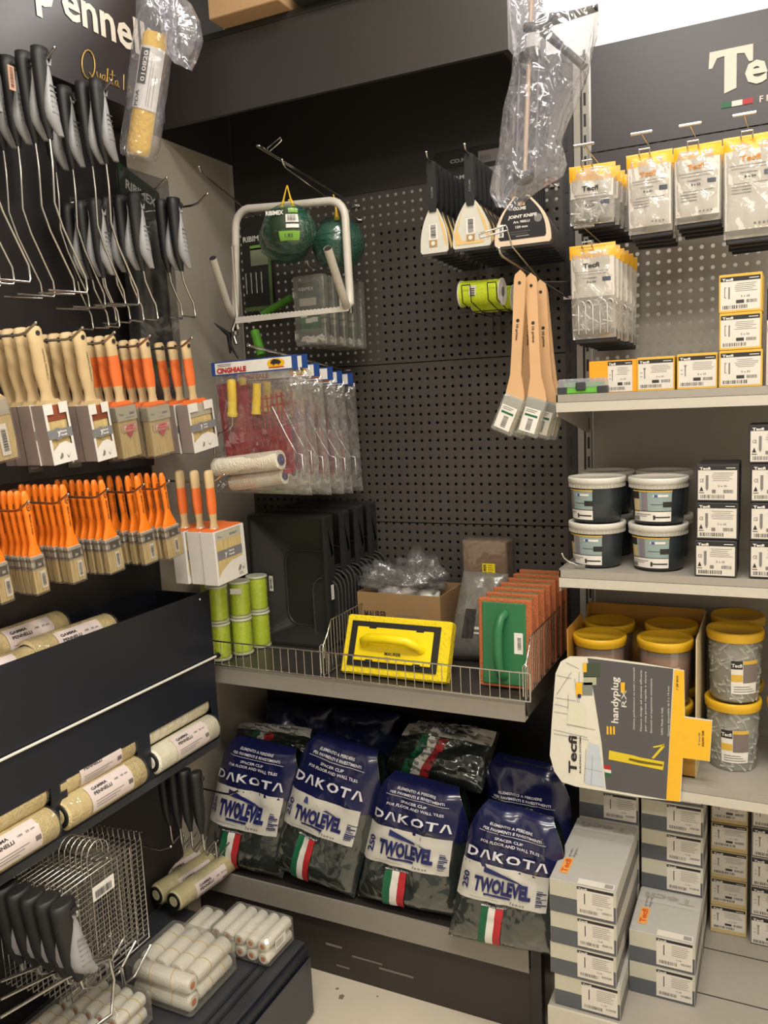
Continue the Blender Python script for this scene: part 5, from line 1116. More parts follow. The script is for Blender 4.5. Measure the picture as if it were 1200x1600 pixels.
# ================================================================== BRUSH STAND ON THE LEFT (face looks towards +x)
def hookx(tip, label, group, z=None, r=.0028):
    """rod hook reaching out of the stand towards +x with an upturned end"""
    tip = V(tip); b = V((-1.52, tip.y+.004, tip.z-.012)); t = thing('display_hook', label, 'hook', b, group)
    m = MB(); m.tube([V((0, 0, 0)), V((tip.x-b.x-.05, 0, -.006)), V((tip.x-b.x-.03, -.002, -.004)), tip-b], r, chrome, 7); m.lathe([(0, -.001), (r*1.2, 0), (r*1.2, .003), (0, .005)], chrome, tip-b, (.8, 0, .5), 8); m.build('rod', t)
    MB().box((0, -.01, -.012), (.004, .01, .012), chrome, bev=.001).build('back_clip', t); return t
grg = mat('grip_light_grey', (150, 150, 152), .4, noise=.1)
def rframe(kind):
    t = thing('paint_roller', 'x', 'paint roller', (0, 0, 0)); m = MB(); L = .15
    m.rings([[V((.017*k*math.cos(a)*.85, .019*k*math.sin(a)+dy, z)) for a in [2*math.pi*i/16 for i in range(16)]] for z, k, dy in ((.022, .75, 0), (.02, .95, 0), (.005, 1, 0), (-.04, .92, .001), (-.08, .9, .003), (-.11, .75, .004), (-.13, .45, .006), (-.145, .3, .008))], rubber); m.build('grip', t)
    m = MB(); pr = [(-.012, .003, .006), (-.03, .006, .006), (-.055, .010, .005), (-.075, .0135, .005), (-.095, .0155, .006), (-.11, .0145, .008), (-.122, .012, .014), (-.138, .007, .024)]
    m.rings([[V((.012+.0 + r_*math.cos(a)*.75, c+r_*math.sin(a), z)) for a in [2*math.pi*i/12 for i in range(12)]] for z, r_, c in pr], grg); 
    for q in (-1, 1): m.tube([(.013, .008+q*.002, -.012), (.013, .008+q*.007, .006)], [.003, .0015], grg, 6)
    for k in range(6): m.tube([(.0205+.0004*k, -.001, -.05-.01*k), (.0205+.0004*k, .013, -.052-.01*k)], .0011, gripgrey, 4)
    if kind != 'dark': m.build('grip_inlay', t)
    m = MB(); m.lathe([(.006, 0), (.006, .003)], ink, (.0152, .006, .004), (1, 0, 0), 10); m.build('hang_hole', t)
    if kind == 'big': pts = [(0, .006, -.14), (0, .008, -.19), (0, .004, -.265), (0, .02, -.31), (0, .06, -.385), (0, .068, -.40), (0, .07, -.425), (0, .066, -.432), (0, -.03, -.436)]
    elif kind == 'dark': pts = [(0, .008, -.14), (0, .01, -.185), (0, .012, -.198), (0, .05, -.188), (0, .056, -.195), (0, .058, -.235), (0, .064, -.24), (0, .11, -.222)]
    elif kind == 'small': pts = [(0, .008, -.14), (0, .012, -.165), (0, .03, -.198), (0, .042, -.215), (0, .046, -.245), (0, .042, -.25), (0, .0, -.25)]
    else: pts = [(0, .008, -.14), (0, .01, -.165), (0, .03, -.185), (0, .075, -.19), (0, .08, -.2), (0, .08, -.235), (0, .1, -.24), (0, .14, -.21)]
    m = MB(); m.tube(pts, .0026, chrome, 7); m.build('wire_frame', t); return t
big = rframe('big'); small = rframe('small'); cage = rframe('cage'); LETT = ['frontmost', 'second', 'third', 'fourth', 'fifth', 'sixth', 'seventh', 'eighth', 'ninth']
def hang(proto, xs, y, z, lab, group, rx=0, rz=0, first=None, dy=0):
    for i, x in enumerate(xs):
        o = proto if (i == 0 and not proto.get('used')) else dup(proto, (0, 0, 0))
        proto['used'] = 1
        o.location = (x, y+dy*i, z); o.rotation_euler = (rx+random.uniform(-.02, .02), 0, rz+random.uniform(-.04, .04)); o['group'] = group; o['label'] = lab + (', frontmost on its hook' if i == 0 else ', %s from the front' % LETT[i])
def clean(p):
    for o in bpy.data.objects:
        if 'used' in o.keys(): del o['used']
hang(big, (-1.3, -1.342, -1.385, -1.43), 1.262, 2.228, 'long-framed roller handle on the left upper hook', 'long roller handles, left hook')
hang(big, (-1.3, -1.335, -1.385, -1.43), 1.41, 2.215, 'long-framed roller handle on the right upper hook', 'long roller handles, right hook', dy=-.004)
hang(big, (-1.30, -1.345, -1.39), 1.12, 2.235, 'long-framed roller handle at the left photo edge', 'long roller handles, left edge')
hookx((-1.262, 1.262, 2.24), 'display hook above the gold script holding long roller handles, left one', 'hooks of the upper stand'); hookx((-1.262, 1.41, 2.226), 'display hook crossing the gold script, holding long roller handles', 'hooks of the upper stand')
hang(small, (-1.30, -1.34, -1.38, -1.42), 1.497, 2.005, 'short-framed roller handle left of the dark garden pack', 'short roller handles, left hook')
hang(small, (-1.30, -1.335), 1.63, 2.02, 'short-framed roller handle in front of the dark garden pack', 'short roller handles, right hook')
hang(small, (-1.36, -1.40, -1.44), 1.44, 1.99, 'short-framed roller handle in the shade between the hooks', 'short roller handles, shaded')
hookx((-1.235, 1.53, 2.055), 'display hook over the short roller handles left of the pack', 'hooks of the upper stand'); hookx((-1.225, 1.66, 2.045), 'display hook reaching furthest right over the short roller handles', 'hooks of the upper stand')
l = MB(); l.box((-1.345, 1.222, 2.17), (-1.343, 1.236, 2.215), mat('tag_pink', (214, 170, 146), .6)); l.barcode((V((-1.3425, 1.232, 2.175)), Z.copy(), -Y), 0, 0, .036, .008)
o = l.build('price_tag'); o.name = 'price_tag'; tag(o, 'small pinkish barcode tag between the upper left roller handles', 'price tag')
# dark garden pack with tubes
t = thing('tube_pack', 'long dark garden pack with green caps hanging at the right end of the stand', 'pack', (-1.46, 1.70, 2.15)); O = V((-1.46, 1.70, 2.15))
m = MB(); m.prism([(-.07, .0), (.075, -.045), (.085, -.12), (-.07, -.105)], 0, .003, mat('pack_dkgreen', (30, 48, 30), .4), Matrix.Rotation(math.pi/2, 4, 'Z')); m.build('header_card', t)
l = MB(); F = (V((0, 0, 0)), V((0, .96, -.26)), V((0, .1, 1)).normalized()); l.text((V((.001, -.05, -.058)), F[1], F[2]), 'RIBIMEX', 0, 0, .03, paper, bold=.02, width=.11); l.build('lettering', t)
m = MB(); m.tube([(0, -.045, -.1), (.01, -.04, -.6)], .02, mat('tube_black', (34, 34, 36), .3), 12)
m.build('tube', t); m = MB(); m.tube([(0, .045, -.12), (.01, .05, -.62)], .02, mat('tube_black', (34, 34, 36), .3), 12); m.build('tube', t)
m = MB(); m.box((.012, -.02, -.50), (.026, .004, -.485), lg); m.build('cap', t); m = MB(); m.box((.012, .01, -.505), (.026, .038, -.493), lg); m.build('cap', t)
m = MB(); m.prism([(-.03, -.63), (.0, -.57), (.005, -.68), (-.03, -.70)], .0, .01, lg, Matrix.Translation((.0, 0, 0)) @ Matrix.Rotation(math.pi/2, 4, 'Z')); m.build('cap', t)
MB().box((-.006, -.07, -.62), (.03, .078, -.02), film('pack_film', (160, 160, 160), .06, .12, 20)).build('film', t)
# ---- paint brushes
wood = mat('brush_wood', (200, 174, 130), .5, noise=.14, nscale=22); gbeige = mat('guard_grey', (150, 136, 130), .5, noise=.12, nscale=16); cwhite = mat('card_face', (216, 212, 206), .5); cgrey = mat('card_band', (118, 118, 122), .5); pinkp = mat('maker_red', (178, 56, 78), .5)
def handle(m, kind, hw=None):
    hw = .0172 if kind == 'wood' else .0150
    # rounded handle widening to the ferrule: (z, half width, half thick)
    pr = [(.014, .4, .4), (.012, .8, .8), (.006, 1, 1), (-.03, .98, .95), (-.07, 1.08, 1.0), (-.095, .9, .85), (-.11, .72, .75), (-.122, .82, .75), (-.134, 1.15, .75)]
    rs = []
    for z, a, b in pr: rs.append([V((hw*b*.62*math.cos(q), hw*a*math.sin(q), z)) for q in [2*math.pi*i/14 for i in range(14)]])
    if kind == 'wood': m.rings(rs, wood)
    else:
        m.rings(rs[:4], wood); m.rings(rs[3:6], orangep, cap=False); m.rings(rs[5:], wood)
def yz(m, pts, x0, x1, mt): # polygon (y,z) extruded along x
    m.prism(pts, -x1, -x0, mt, Matrix.Rotation(math.pi/2, 4, 'Z'))
def brush(kind, W, T=.028, H=.118, style='card'):
    t = thing('paint_brush', 'x', 'paint brush', (0, 0, 0)); m = MB(); handle(m, kind); m.build('handle', t)
    m = MB(); m.lathe([(.0052, 0), (.0052, .0008)], ink, (.0101, 0, 0), (1, 0, 0), 12); m.build('hang_hole', t)
    l = MB(); F0 = (V((.0103, .0015, -.03)), -Z, Y.copy()); l.text(F0, 'GAMMA PENNELLI', 0, 0, .006, ink, .0004, bold=.0, width=.06); l.build('stamp', t) if kind == 'wood' else None
    z0 = -.134; w = W/2; F = (V((T/2, -w, z0-H)), Y.copy(), Z.copy())
    b = MB(); 
    if style != 'bare': b.box((-T*.32, -w*.86, z0-H+.004), (T*.38, w*.86, z0-.035), bristle)
    else: b.rings([[V((x*T*.38, y*w*.92*k, z)) for x, y in ((-1, -1), (1, -1), (1, 1), (-1, 1))] for z, k in ((z0-.03, 1), (z0-H*.7, 1.04), (z0-H+.004, .94))], bristle, smooth=False)
    b.build('bristles', t)
    f = MB(); fm = {'wood': copper if style == 'card' else steel}.get(kind, mat('ferrule_pale', (186, 182, 168), .35, .3)); f.box((-T*.4, -w*.9, z0-.036), (T*.43, w*.9, z0-.004), fm, bev=.002)
    for k in range(3): f.box((-T*.42, -w*.92, z0-.026-.004*k), (T*.45, w*.92, z0-.0245-.004*k), fm)
    f.build('ferrule', t)
    top = orangep if kind != 'wood' else wood
    c = MB(); c.prism([(-w*.9, z0-.006), (w*.9, z0-.006), (w*.5, z0+.006), (-w*.5, z0+.006)], -T*.4, T*.3, top, Matrix.Rotation(math.pi/2, 4, 'Z')); c.build('shoulder', t)
    if style == 'card':
        g = MB(); h2 = z0-H
        g.box((-T/2, -w, h2), (T/2, -w+.0015, z0-.002), gbeige); g.box((-T/2, w-.0015, h2), (T/2, w, z0-.002), gbeige); g.box((-T/2, -w, h2), (-T/2+.001, w, z0-.002), gbeige); g.box((-T/2, -w, h2), (T/2, w, h2+.0015), gbeige); g.build('card_sleeve', t)
        G = (V((T/2, 0, z0-H)), Y.copy(), Z.copy()); q = MB()
        def cq(y0, a, y1, bb, mt, o=.001): q.quad(G, y0, a, y1, bb, mt, o)
        cq(-w, 0, -w+.006, H-.002, cwhite); cq(w-.006, 0, w, H-.002, cwhite); cq(-w, 0, w, .022, cwhite, .0011)
        q.poly(G, [(-w, .02), (w, .02), (w*.8, .034), (w*.3, .042), (-w*.2, .04), (-w*.7, .03)], cwhite, .0012)
        cq(-w, H-.022, -w*.25, H-.001, cwhite, .0013); cq(w*.25, H-.022, w, H-.001, cwhite, .0013)
        cq(-w, .05, w, .068, cgrey, .0014); q.poly(G, [(-w*.2+.011*math.cos(a), .059+.012*math.sin(a)) for a in [k*math.pi/8 for k in range(16)]], cgrey, .0015)
        q.text(G, 'y', -w*.25, .057, .014, cwhite, .0018, bold=.05); q.text(G, 'Gamma', -w*.0, .061, .005, cwhite, .0018, bold=.05); q.text(G, 'Pennelli', -w*.0, .054, .005, cwhite, .0018, bold=.05)
        o_ = [(-.012, .012), (-.004, .022), (0, .018), (-.002, .012), (-.010, .009)]
        q.poly(G, [(-w*.1+a*.8, b_) for a, b_ in o_], inkgrey, .0018); q.poly(G, [(w*.15, .018), (w*.3, .008), (w*.55, .02), (w*.32, .011)], inkgrey, .0018); q.lines(G, -w*.3, .007, .02, 1, .01, .001, ink)
        if kind == 'wood': q.text(G, '677', -w*.35, H-.03, .009, cwhite, -.004, bold=.03, width=w*.6)
        q.build('card_front', t)
        sd = MB(); Gs = (V((T/2, -w, z0-H)), -X, Z.copy()); sd.poly(Gs, [(.5*T+.005*math.cos(a), H*.6+.006*math.sin(a)) for a in [k*math.pi/8 for k in range(16)]], mat('sleeve_mark', (86, 78, 76), .5), .0006); sd.poly(Gs, [(.5*T+.0036*math.cos(a), H*.6+.0045*math.sin(a)) for a in [k*math.pi/8 for k in range(16)]], gbeige, .0009); sd.quad(Gs, .42*T, H*.34, .6*T, H*.52, mat('sleeve_mark', (86, 78, 76), .5), .0006); sd.build('side_mark', t)
    elif style == 'maker':
        g = MB(); g.box((-T/2, -w, z0-H), (T/2, w, z0-.001), film('blister', (225, 220, 210), .07, .08, 20, .2, .25), bev=.002); g.build('blister', t)
        q = MB(); G = (V((T*.44, 0, z0-H)), Y.copy(), Z.copy()); q.quad(G, -w*.92, H-.036, w*.92, H-.006, mat('ferrule_print', (176, 172, 156), .5), .001); q.text(G, 'Pure', -w*.75, H-.024, .007, inkgrey, .0014, bold=.03); q.text(G, 'GERMANY', w*.2, H-.024, .007, mat('print_blue', (90, 104, 140), .5), .0014, width=w*.5, bold=.03); q.lines(G, -w*.2, H-.031, w*.8, 1, 1, .0012)
        q.quad(G, -w*.7, H*.5, w*.75, H*.64, mat('maker_field', (206, 190, 168), .5), .0012); q.poly(G, [(-w*.35, H*.5), (w*.4, H*.5), (0, H*.38)], pinkp, .0012)
        q.quad(G, -w*.6, H*.51, w*.68, H*.63, pinkp, .0014); q.quad(G, -w*.55, H*.52, w*.63, H*.62, mat('maker_field', (206, 190, 168), .5), .0016); q.text(G, 'GAMMA', -w*.3, H*.575, .007, pinkp, .002, bold=.04, width=w*.8); q.text(G, 'PENNELLI', -w*.4, H*.53, .006, pinkp, .002, bold=.04, width=w*.95); q.build('maker_label', t)
    elif style == 'bare':
        q = MB(); G = (V((T*.42, 0, z0-H)), Y.copy(), Z.copy()); q.quad(G, -.002, .012, .018, .07, cwhite, .001); q.barcode((V((T*.42+.0014, .014, z0-H+.02)), Z.copy(), -Y), 0, 0, .04, .011, ink); q.build('barcode_label', t)
        MB().box((-T/2, -w, z0-H), (T/2, w, z0-.001), film('blister', (225, 220, 210), .07, .08, 20, .2, .25), bev=.002).build('blister', t)
    return t
cols = [('wood', .075, 'bare', 1.045, 1.719, 4, .036, 'wooden-handled brush with steel ferrule at the left photo edge'),
        ('wood', .060, 'card', 1.184, 1.707, 4, .034, 'wooden-handled brush in white and grey card sleeve, first card column'),
        ('wood', .058, 'card', 1.298, 1.704, 4, .034, 'wooden-handled brush in white and grey card sleeve, second card column'),
        ('orange', .066, 'maker', 1.385, 1.70, 3, .03, 'orange-handled brush with red maker print beside the second card column'),
        ('orange', .080, 'maker', 1.492, 1.698, 4, .03, 'wider orange-handled brush with red maker print'),
        ('orange', .10, 'card', 1.636, 1.70, 3, .04, 'orange-handled brush in white card sleeve, right end of upper row')]
for j, (kind, W, st, y, z, n, sp, lab) in enumerate(cols):
    p = brush(kind, W, .028 if st != 'card' else .034, .12, st)
    hang(p, [-1.302-sp*i for i in range(n)], y, z, lab, 'brushes, ' + lab[:44], rx=.12)
    hookx((-1.247, y-.045, z+.012), 'display hook carrying brushes, number %s in the upper row' % ['one', 'two', 'three', 'four', 'five', 'six'][j], 'hooks of the upper brush row')
# ---- orange plastic brushes
opl = mat('orange_handle', (238, 124, 28), .32)
def obrush(W):
    t = thing('paint_brush', 'x', 'paint brush', (0, 0, 0)); w = W/2; m = MB(); rs = []
    for z, a, b in ((.014, .15, .3), (.012, .28, .6), (0, .42, 1), (-.03, .44, 1), (-.06, .42, 1), (-.085, .40, 1), (-.10, .5, 1), (-.112, .72, 1), (-.122, .95, 1), (-.13, .95, 1)):
        hw = a*.0205 if z > -.09 else a*w; rs.append([V((.0055*b*math.cos(q), hw*math.copysign(abs(math.sin(q))**.7, math.sin(q)), z)) for q in [2*math.pi*i/12 for i in range(12)]])
    m.rings(rs, opl); m.build('handle', t)
    m = MB(); m.box((-.007, -w*.98, -.158), (.007, w*.98, -.126), steel, bev=.002)
    for z in (-.134, -.137, -.150, -.153): m.box((-.0076, -w, z-.0008), (.0076, w, z+.0008), chrome)
    m.build('ferrule', t)
    m = MB(); m.rings([[V((x*.0062*k2, y*w*.95*k, z)) for x, y in ((-1, -1), (1, -1), (1, 1), (-1, 1))] for z, k, k2 in ((-.157, 1, 1), (-.19, 1.05, 1.05), (-.208, .98, .8))], bristle, smooth=False); m.build('bristles', t)
    m = MB(); G = (V((.0058, 0, 0)), Y.copy(), Z.copy()); m.poly(G, [(.0045*math.cos(a), -.022+.0075*math.sin(a)) for a in [k*math.pi/8 for k in range(16)]], ink, .0004); m.poly(G, [(.0032*math.cos(a), -.022+.0058*math.sin(a)) for a in [k*math.pi/8 for k in range(16)]], opl, .0007); m.text(G, 'y', -.002, -.0235, .008, ink, .001, bold=.04)
    F2 = (V((.0064, -.002, -.036)), -Z, Y.copy()); m.text(F2, 'Made in Italy', 0, 0, .0045, ink, .0002, bold=.02, width=.045)
    m.build('print', t)
    m = MB(); G = (V((.0072, 0, -.158)), Y.copy(), Z.copy()); m.quad(G, -w*.55, .005, w*.65, .023, mat('ferrule_dark', (70, 62, 56), .4, .4), .0006); m.text(G, '30', -w*.2, .009, .008, cwhite, .001, bold=.02); m.build('size_plate', t)
    m = MB(); G = (V((.0068, 0, -.205)), Y.copy(), Z.copy()); m.quad(G, -.001, .006, .012, .044, cwhite, .0006); m.barcode((V((.0078, .009, -.194)), Z.copy(), -Y), 0, 0, .028, .008, ink); m.build('barcode_label', t)
    m = MB(); m.box((-.0085, -w*1.04, -.212), (.0085, w*1.04, -.127), film('blister', (225, 220, 210), .07, .08, 20, .2, .25), bev=.002); m.build('clear_sleeve', t); return t
oc = [(obrush(.030), 1.03, 1.400, 6, .0185), (obrush(.032), 1.112, 1.398, 7, .0185), (obrush(.037), 1.206, 1.400, 7, .019), (obrush(.045), 1.311, 1.398, 7, .021), (obrush(.042), 1.418, 1.396, 5, .027), (obrush(.053), 1.500, 1.394, 5, .022)]
for j, (p, y, z, n, sp) in enumerate(oc):
    p.scale = (1, 1, .9)
    hang(p, [-1.29-sp*i for i in range(n)], y, z, 'orange plastic brush, %s column from the left' % LETT[j].replace('frontmost', 'first'), 'orange plastic brushes, %s column' % LETT[j].replace('frontmost', 'first'), rx=.1)
    hookx((-1.242, y-.035, z-.004), 'display hook carrying orange plastic brushes, %s column' % LETT[j].replace('frontmost', 'first'), 'hooks of the orange brush row', r=.0025)
hookx((-1.235, 1.66, 1.385), 'display hook carrying the white-boxed orange and wood brushes', 'hooks of the orange brush row')
# ticket strip above the orange brushes
t = thing('ticket_rail', 'black rail with small clear ticket holders above the orange brushes', 'rail', (-1.519, .7, 1.405))
MB().box((.0005, 0, 0), (.012, 1.03, .06), black, bev=.002).build('rail', t)
for k, y in enumerate((1.09, 1.2, 1.315, 1.43, 1.56)):
    m = MB(); m.box((.013, y-.7, .02), (.015, y-.66, .038), mat('ticket_clear', (92, 88, 84), .25)); m.box((.0152, y-.694, .027), (.0156, y-.672, .031), inkgrey); m.build('ticket_holder', t)
m = MB(); m.lathe([(.004, 0), (.004, .003), (0, .004)], chrome, (.012, 1.015, .045), (1, 0, 0), 10); m.build('screw', t)
# white boxed brushes
p = thing('paint_brush', 'x', 'paint brush', (0, 0, 0)); m = MB(); handle(m, 'orange', .0115); m.build('handle', p); W, T, H = .125, .042, .135; w = W/2; z0 = -.136
m = MB(); m.box((-T/2, -w*.5, z0-H), (T/2, w*1.5, z0), cwhite, bev=.001); m.build('carton', p)
m = MB(); m.tube([(0, -.0, z0-.002), (0, 0, z0+.006)], [.017, .012], steel, 14); m.build('ferrule', p)
m = MB(); m.prism([(-w*.48, z0+.0005), (w*1.48, z0+.0005), (w*1.3, z0+.005), (-w*.3, z0+.005)], -T*.4, T*.45, orangep, Matrix.Rotation(math.pi/2, 4, 'Z')); m.build('shoulder', p)
q = MB(); G = (V((T/2, -w*.5, z0-H)), Y.copy(), Z.copy()); q.poly(G, [(.006, .02), (.02, .034), (.06, .052), (.108, .056), (.108, H-.004), (.006, H-.004)], bristle, .0006); q.quad(G, .006, H-.024, .108, H-.002, mat('ferrule_print', (176, 172, 156), .5), .001); q.text(G, 'Pure', .014, H-.018, .008, inkgrey, .0014, bold=.03); q.text(G, 'GERMANY', .06, H-.018, .008, inkgrey, .0014, bold=.03, width=.035)
q.quad(G, .006, .062, .108, .085, cgrey, .0012); q.text(G, 'y', .035, .069, .016, cwhite, .0018, bold=.05); q.text(G, 'Gamma', .052, .076, .007, cwhite, .0018, bold=.05); q.text(G, 'Pennelli', .052, .067, .007, cwhite, .0018, bold=.05)
q.poly(G, [(.085, .022), (.094, .034), (.098, .03), (.096, .022), (.088, .018)], inkgrey, .0018); q.poly(G, [(.1, .03), (.106, .018), (.118, .032), (.107, .022)], inkgrey, .0018); q.lines(G, .088, .012, .02, 2, .004, .001, ink); q.build('card_front', p)
sd = MB(); Gs = (V((T/2, -w*.5, z0-H)), -X, Z.copy()); sd.quad(Gs, .002, .002, T-.002, H-.002, mat('sleeve_pale', (186, 176, 168), .5), .0005); sd.poly(Gs, [(.5*T+.006*math.cos(a), H*.6+.007*math.sin(a)) for a in [k*math.pi/8 for k in range(16)]], mat('sleeve_mark', (86, 78, 76), .5), .001); sd.poly(Gs, [(.5*T+.0044*math.cos(a), H*.6+.0053*math.sin(a)) for a in [k*math.pi/8 for k in range(16)]], mat('sleeve_pale', (186, 176, 168), .5), .0013); sd.quad(Gs, .42*T, H*.34, .6*T, H*.52, mat('sleeve_mark', (86, 78, 76), .5), .001); sd.build('side_mark', p)
hang(p, (-1.268, -1.312, -1.358), 1.645, 1.385, 'orange and wood handled brush in a large white carton', 'white-boxed brushes', rx=.06)
# ---- bins for roller covers
bx = -1.34
t = thing('roller_bin', 'two-tier anthracite metal bin with openings full of roller covers', 'bin', (-1.52, 1.705, .68))
O = V((-1.52, 1.705, .68)); D = .18
def bb(a, b, m_=anth): return MB().box(a, b, m_)
bb((D-.003, -1.2, .225), (D, 0, .40)).build('upper_face', t)
f = MB(); f.box((D-.003, -1.2, .112), (D, 0, .2245), anth)
for y0, y1 in ((-.024, 0), (-.305, -.262), (-.56, -.518), (-.85, -.81)): f.box((D-.003, y0, .014), (D, y1, .112), anth)
f.box((D-.003, -1.2, 0), (D, 0, .014), anth); f.build('lower_face', t)
bb((0, -.003, -.0), (D-.003, 0, .39)).build('end_plate', t)
bb((0, -1.2, 0), (D-.003, -.003, .003)).build('floor_plate', t); bb((0, -1.2, .2), (D-.003, -.003, .203)).build('shelf_plate', t); bb((0, -1.2, .35), (.002, -.003, .4)).build('back_plate', t)
m = MB(); m.tube([(D+.006, -1.2, .222), (D+.006, .005, .222)], .0032, mat('white_rod', (216, 214, 206), .35), 8); m.build('rail', t)
MB().lathe([(.007, 0), (.0075, .012), (.0, .014)], rubber, (D+.006, .0, .222), (0, 1, 0), 12).build('rail_cap', t)
MB().box((D-.03, -1.2, -.022), (D, 0, -.002), mat('bin_lip', (58, 59, 64), .4)).build('bottom_lip', t)
MB().lathe([(.003, 0), (.003, .001)], paper, (D, -.04, .385), (1, 0, 0), 8).build('rivet', t)
bf = mat('beige_fleece', (224, 204, 156), .95, noise=.25, nscale=60, bump=1, bscale=220); wf = mat('ivory_fleece', (240, 236, 222), .9, noise=.1, nscale=40, bump=.8, bscale=220)
def cover(m_, L, R, labeled=True, stripes=False):
    t = thing('roller_cover', 'x', 'roller cover', (0, 0, 0)); m = MB(); n = 16
    m.lathe([(R*.8, 0), (R, .006), (R, L*.5), (R, L-.006), (R*.8, L)], m_, ax=(0, 1, 0), n=24)
    m.build('sleeve', t)
    for y, dr in ((-.0005, (0, -1, 0)), (L+.0005, (0, 1, 0))):
        m = MB(); m.lathe([(R*.78, 0), (R*.78, .002), (R*.5, .002)], rubber, (0, y, 0), dr, 18, cap=True); m.lathe([(R*.48, .0021), (R*.48, .0028)], m_, (0, y, 0), dr, 14); m.build('end_cap', t)
    if stripes:
        m = MB()
        for k in range(9): y = .012+k*(L-.024)/8; m.tube([V((R*1.003*math.cos(a), y+.008*math.sin(a), R*1.003*math.sin(a))) for a in [k2*math.pi/10 for k2 in range(21)]], .0009, mat('stripe_yellow', (224, 196, 130), .8), 4)
        m.build('stripes', t)
    f = MB(); f.lathe([(R*1.03, .001), (R*1.04, L*.3), (R*1.03, L*.7), (R*1.03, L-.001)], film('cover_film', (230, 228, 215), .03, .1, 60, .6, .3), ax=(0, 1, 0), n=20, cap=False); f.build('film', t)
    if labeled:
        l = MB(); y0, y1 = L*.25, L*.78
        def aq(a0, a1, ya, yb, mt, rr): 
            n = 8; l.add([V((rr*math.cos(math.radians(a0+(a1-a0)*i/n)), y, rr*math.sin(math.radians(a0+(a1-a0)*i/n)))) for y in (ya, yb) for i in range(n+1)], [(i, i+n+1, i+n+2, i+1) for i in range(n)], mt, True)
        aq(-25, 75, y0, y1, mat('cover_label', (214, 200, 196), .5), R*1.055)
        def at(s_, y, a, hgt, wd_, mt=ink):
            vs, fs, wd = text_mesh(s_, .03); q_ = R*1.075
            l.add([V((q_*math.cos(math.radians(a)+v.y*hgt/q_), y+v.x/wd*wd_, q_*math.sin(math.radians(a)+v.y*hgt/q_))) for v in vs], fs, mt)
        at('GAMMA', y0+.012, 48, .010, .045); at('PENNELLI', y0+.012, 30, .010, .052); at('180   25 cm', y0+.075 if L > .15 else y0+.04, 40, .006, .04, inkgrey)
        for k in range(3): aq(8-9*k, 10.5-9*k, y0+.01, y0+(y1-y0)*(.75-.1*k), inkgrey, R*1.065)
        for k in range(7): aq(0, 16, y1-.016+.002*k, y1-.0148+.002*k, ink, R*1.065)
        l.build('label', t)
    return t
cw = cover(wf, .235, .033, True); cb = cover(bf, .235, .035, True); cs = cover(wf, .235, .03, False, True); cb2 = cover(bf, .235, .034, False, True)
def putc(p, loc, rot, lab, grp='roller covers in the bin'):
    o = p if not p.get('used') else dup(p, (0, 0, 0)); p['used'] = 1; o.location = loc; o.rotation_euler = rot; o['label'] = lab; o['group'] = grp
    if 'used' in o.keys() and o is not p: del o['used']
zl = .719; xl = -1.346
putc(cw, (xl, 1.445, zl), (0, 0, 0), 'white labelled roller cover at the bottom of the right-hand bin opening'); putc(cs, (xl-.028, 1.445, zl+.060), (0, .2, 0), 'white plain roller cover on top in the right-hand bin opening')
putc(cb, (xl, 1.165, zl+.002), (0, 0, 0), 'beige labelled roller cover at the bottom of the middle bin opening'); putc(cb, (xl-.028, 1.165, zl+.062), (0, .25, 0), 'beige labelled roller cover on top in the middle bin opening')
putc(cb, (xl, .905, zl+.002), (0, 0, 0), 'beige labelled roller cover at the bottom of the left bin opening'); putc(cb2, (xl-.028, .905, zl+.062), (0, 0, 0), 'beige plain roller cover on top in the left bin opening')
putc(cb, (-1.405, 1.175, 1.055), (0, .1, 0), 'beige labelled roller cover lying on top of the upper bin, nearest its front'); putc(cb, (-1.465, 1.10, 1.075), (0, .1, .05), 'beige labelled roller cover lying at the back of the upper bin')
putc(cb, (-1.39, .93, 1.05), (0, .1, -.03), 'beige roller cover at the left photo edge on top of the upper bin'); putc(cb2, (-1.44, 1.15, 1.0), (0, 0, 0), 'beige roller cover underneath the others in the upper bin'); putc(cb2, (-1.385, .95, .985), (0, 0, 0), 'beige roller cover low at the left in the upper bin'); putc(cb2, (-1.385, 1.2, .985), (0, 0, 0), 'beige roller cover low at the right in the upper bin')
# ---- lower zone: small handles, grids, big grips
dk = rframe('dark')
hang(dk, (-1.30, -1.335, -1.37, -1.405), 1.548, .635, 'black roller handle hanging under the bin beside the blue bags', 'black handles under the bin')
hookx((-1.235, 1.63, .58), 'display hook under the bin carrying small black roller handles', 'hooks under the bin')
t = thing('roller_grid', 'x', 'roller grid', (0, 0, 0)); m = MB(); gw, gh = .225, .235; m.tube([(0, 0, 0), (0, gw, 0), (0, gw, -gh), (0, 0, -gh)], .0016, chrome, 5, closed=True)
for k in range(1, 20): z = -gh*k/20; m.tube([(0, 0, z), (0, gw, z)], .0012, chrome, 4)
for k in range(1, 6): y = gw*k/6; m.tube([(.0018, y, 0), (.0018, y, -gh)], .0011, chrome, 4)
m.build('mesh', t)
m = MB(); m.tube([(0, .07, 0)] + [tuple(p_) for p_ in arc((0, .1, .032), .03, 180, -20, 8, Y, Z)], .0016, chrome, 5); m.build('hanging_loop', t)
m = MB(); m.tube([(0, .002, 0), (0, .002, .018), (.008, .002, .018)], .0015, chrome, 5); m.build('hook_end', t)
m = MB(); m.tube([(0, gw-.002, 0), (0, gw-.002, .018), (.008, gw-.002, .018)], .0015, chrome, 5); m.build('hook_end', t)
for i in range(13):
    o = t if i == 0 else dup(t, (0, 0, 0)); o.location = (-1.262-.0158*i, 1.078, .615-.001*i); o['group'] = 'roller grids on one hook' if i else ''
    o['label'] = 'chrome roller grid with white barcode label, frontmost of the stack' if i == 0 else 'chrome roller grid stacked behind the labelled front one'
    if not i: del o['group']
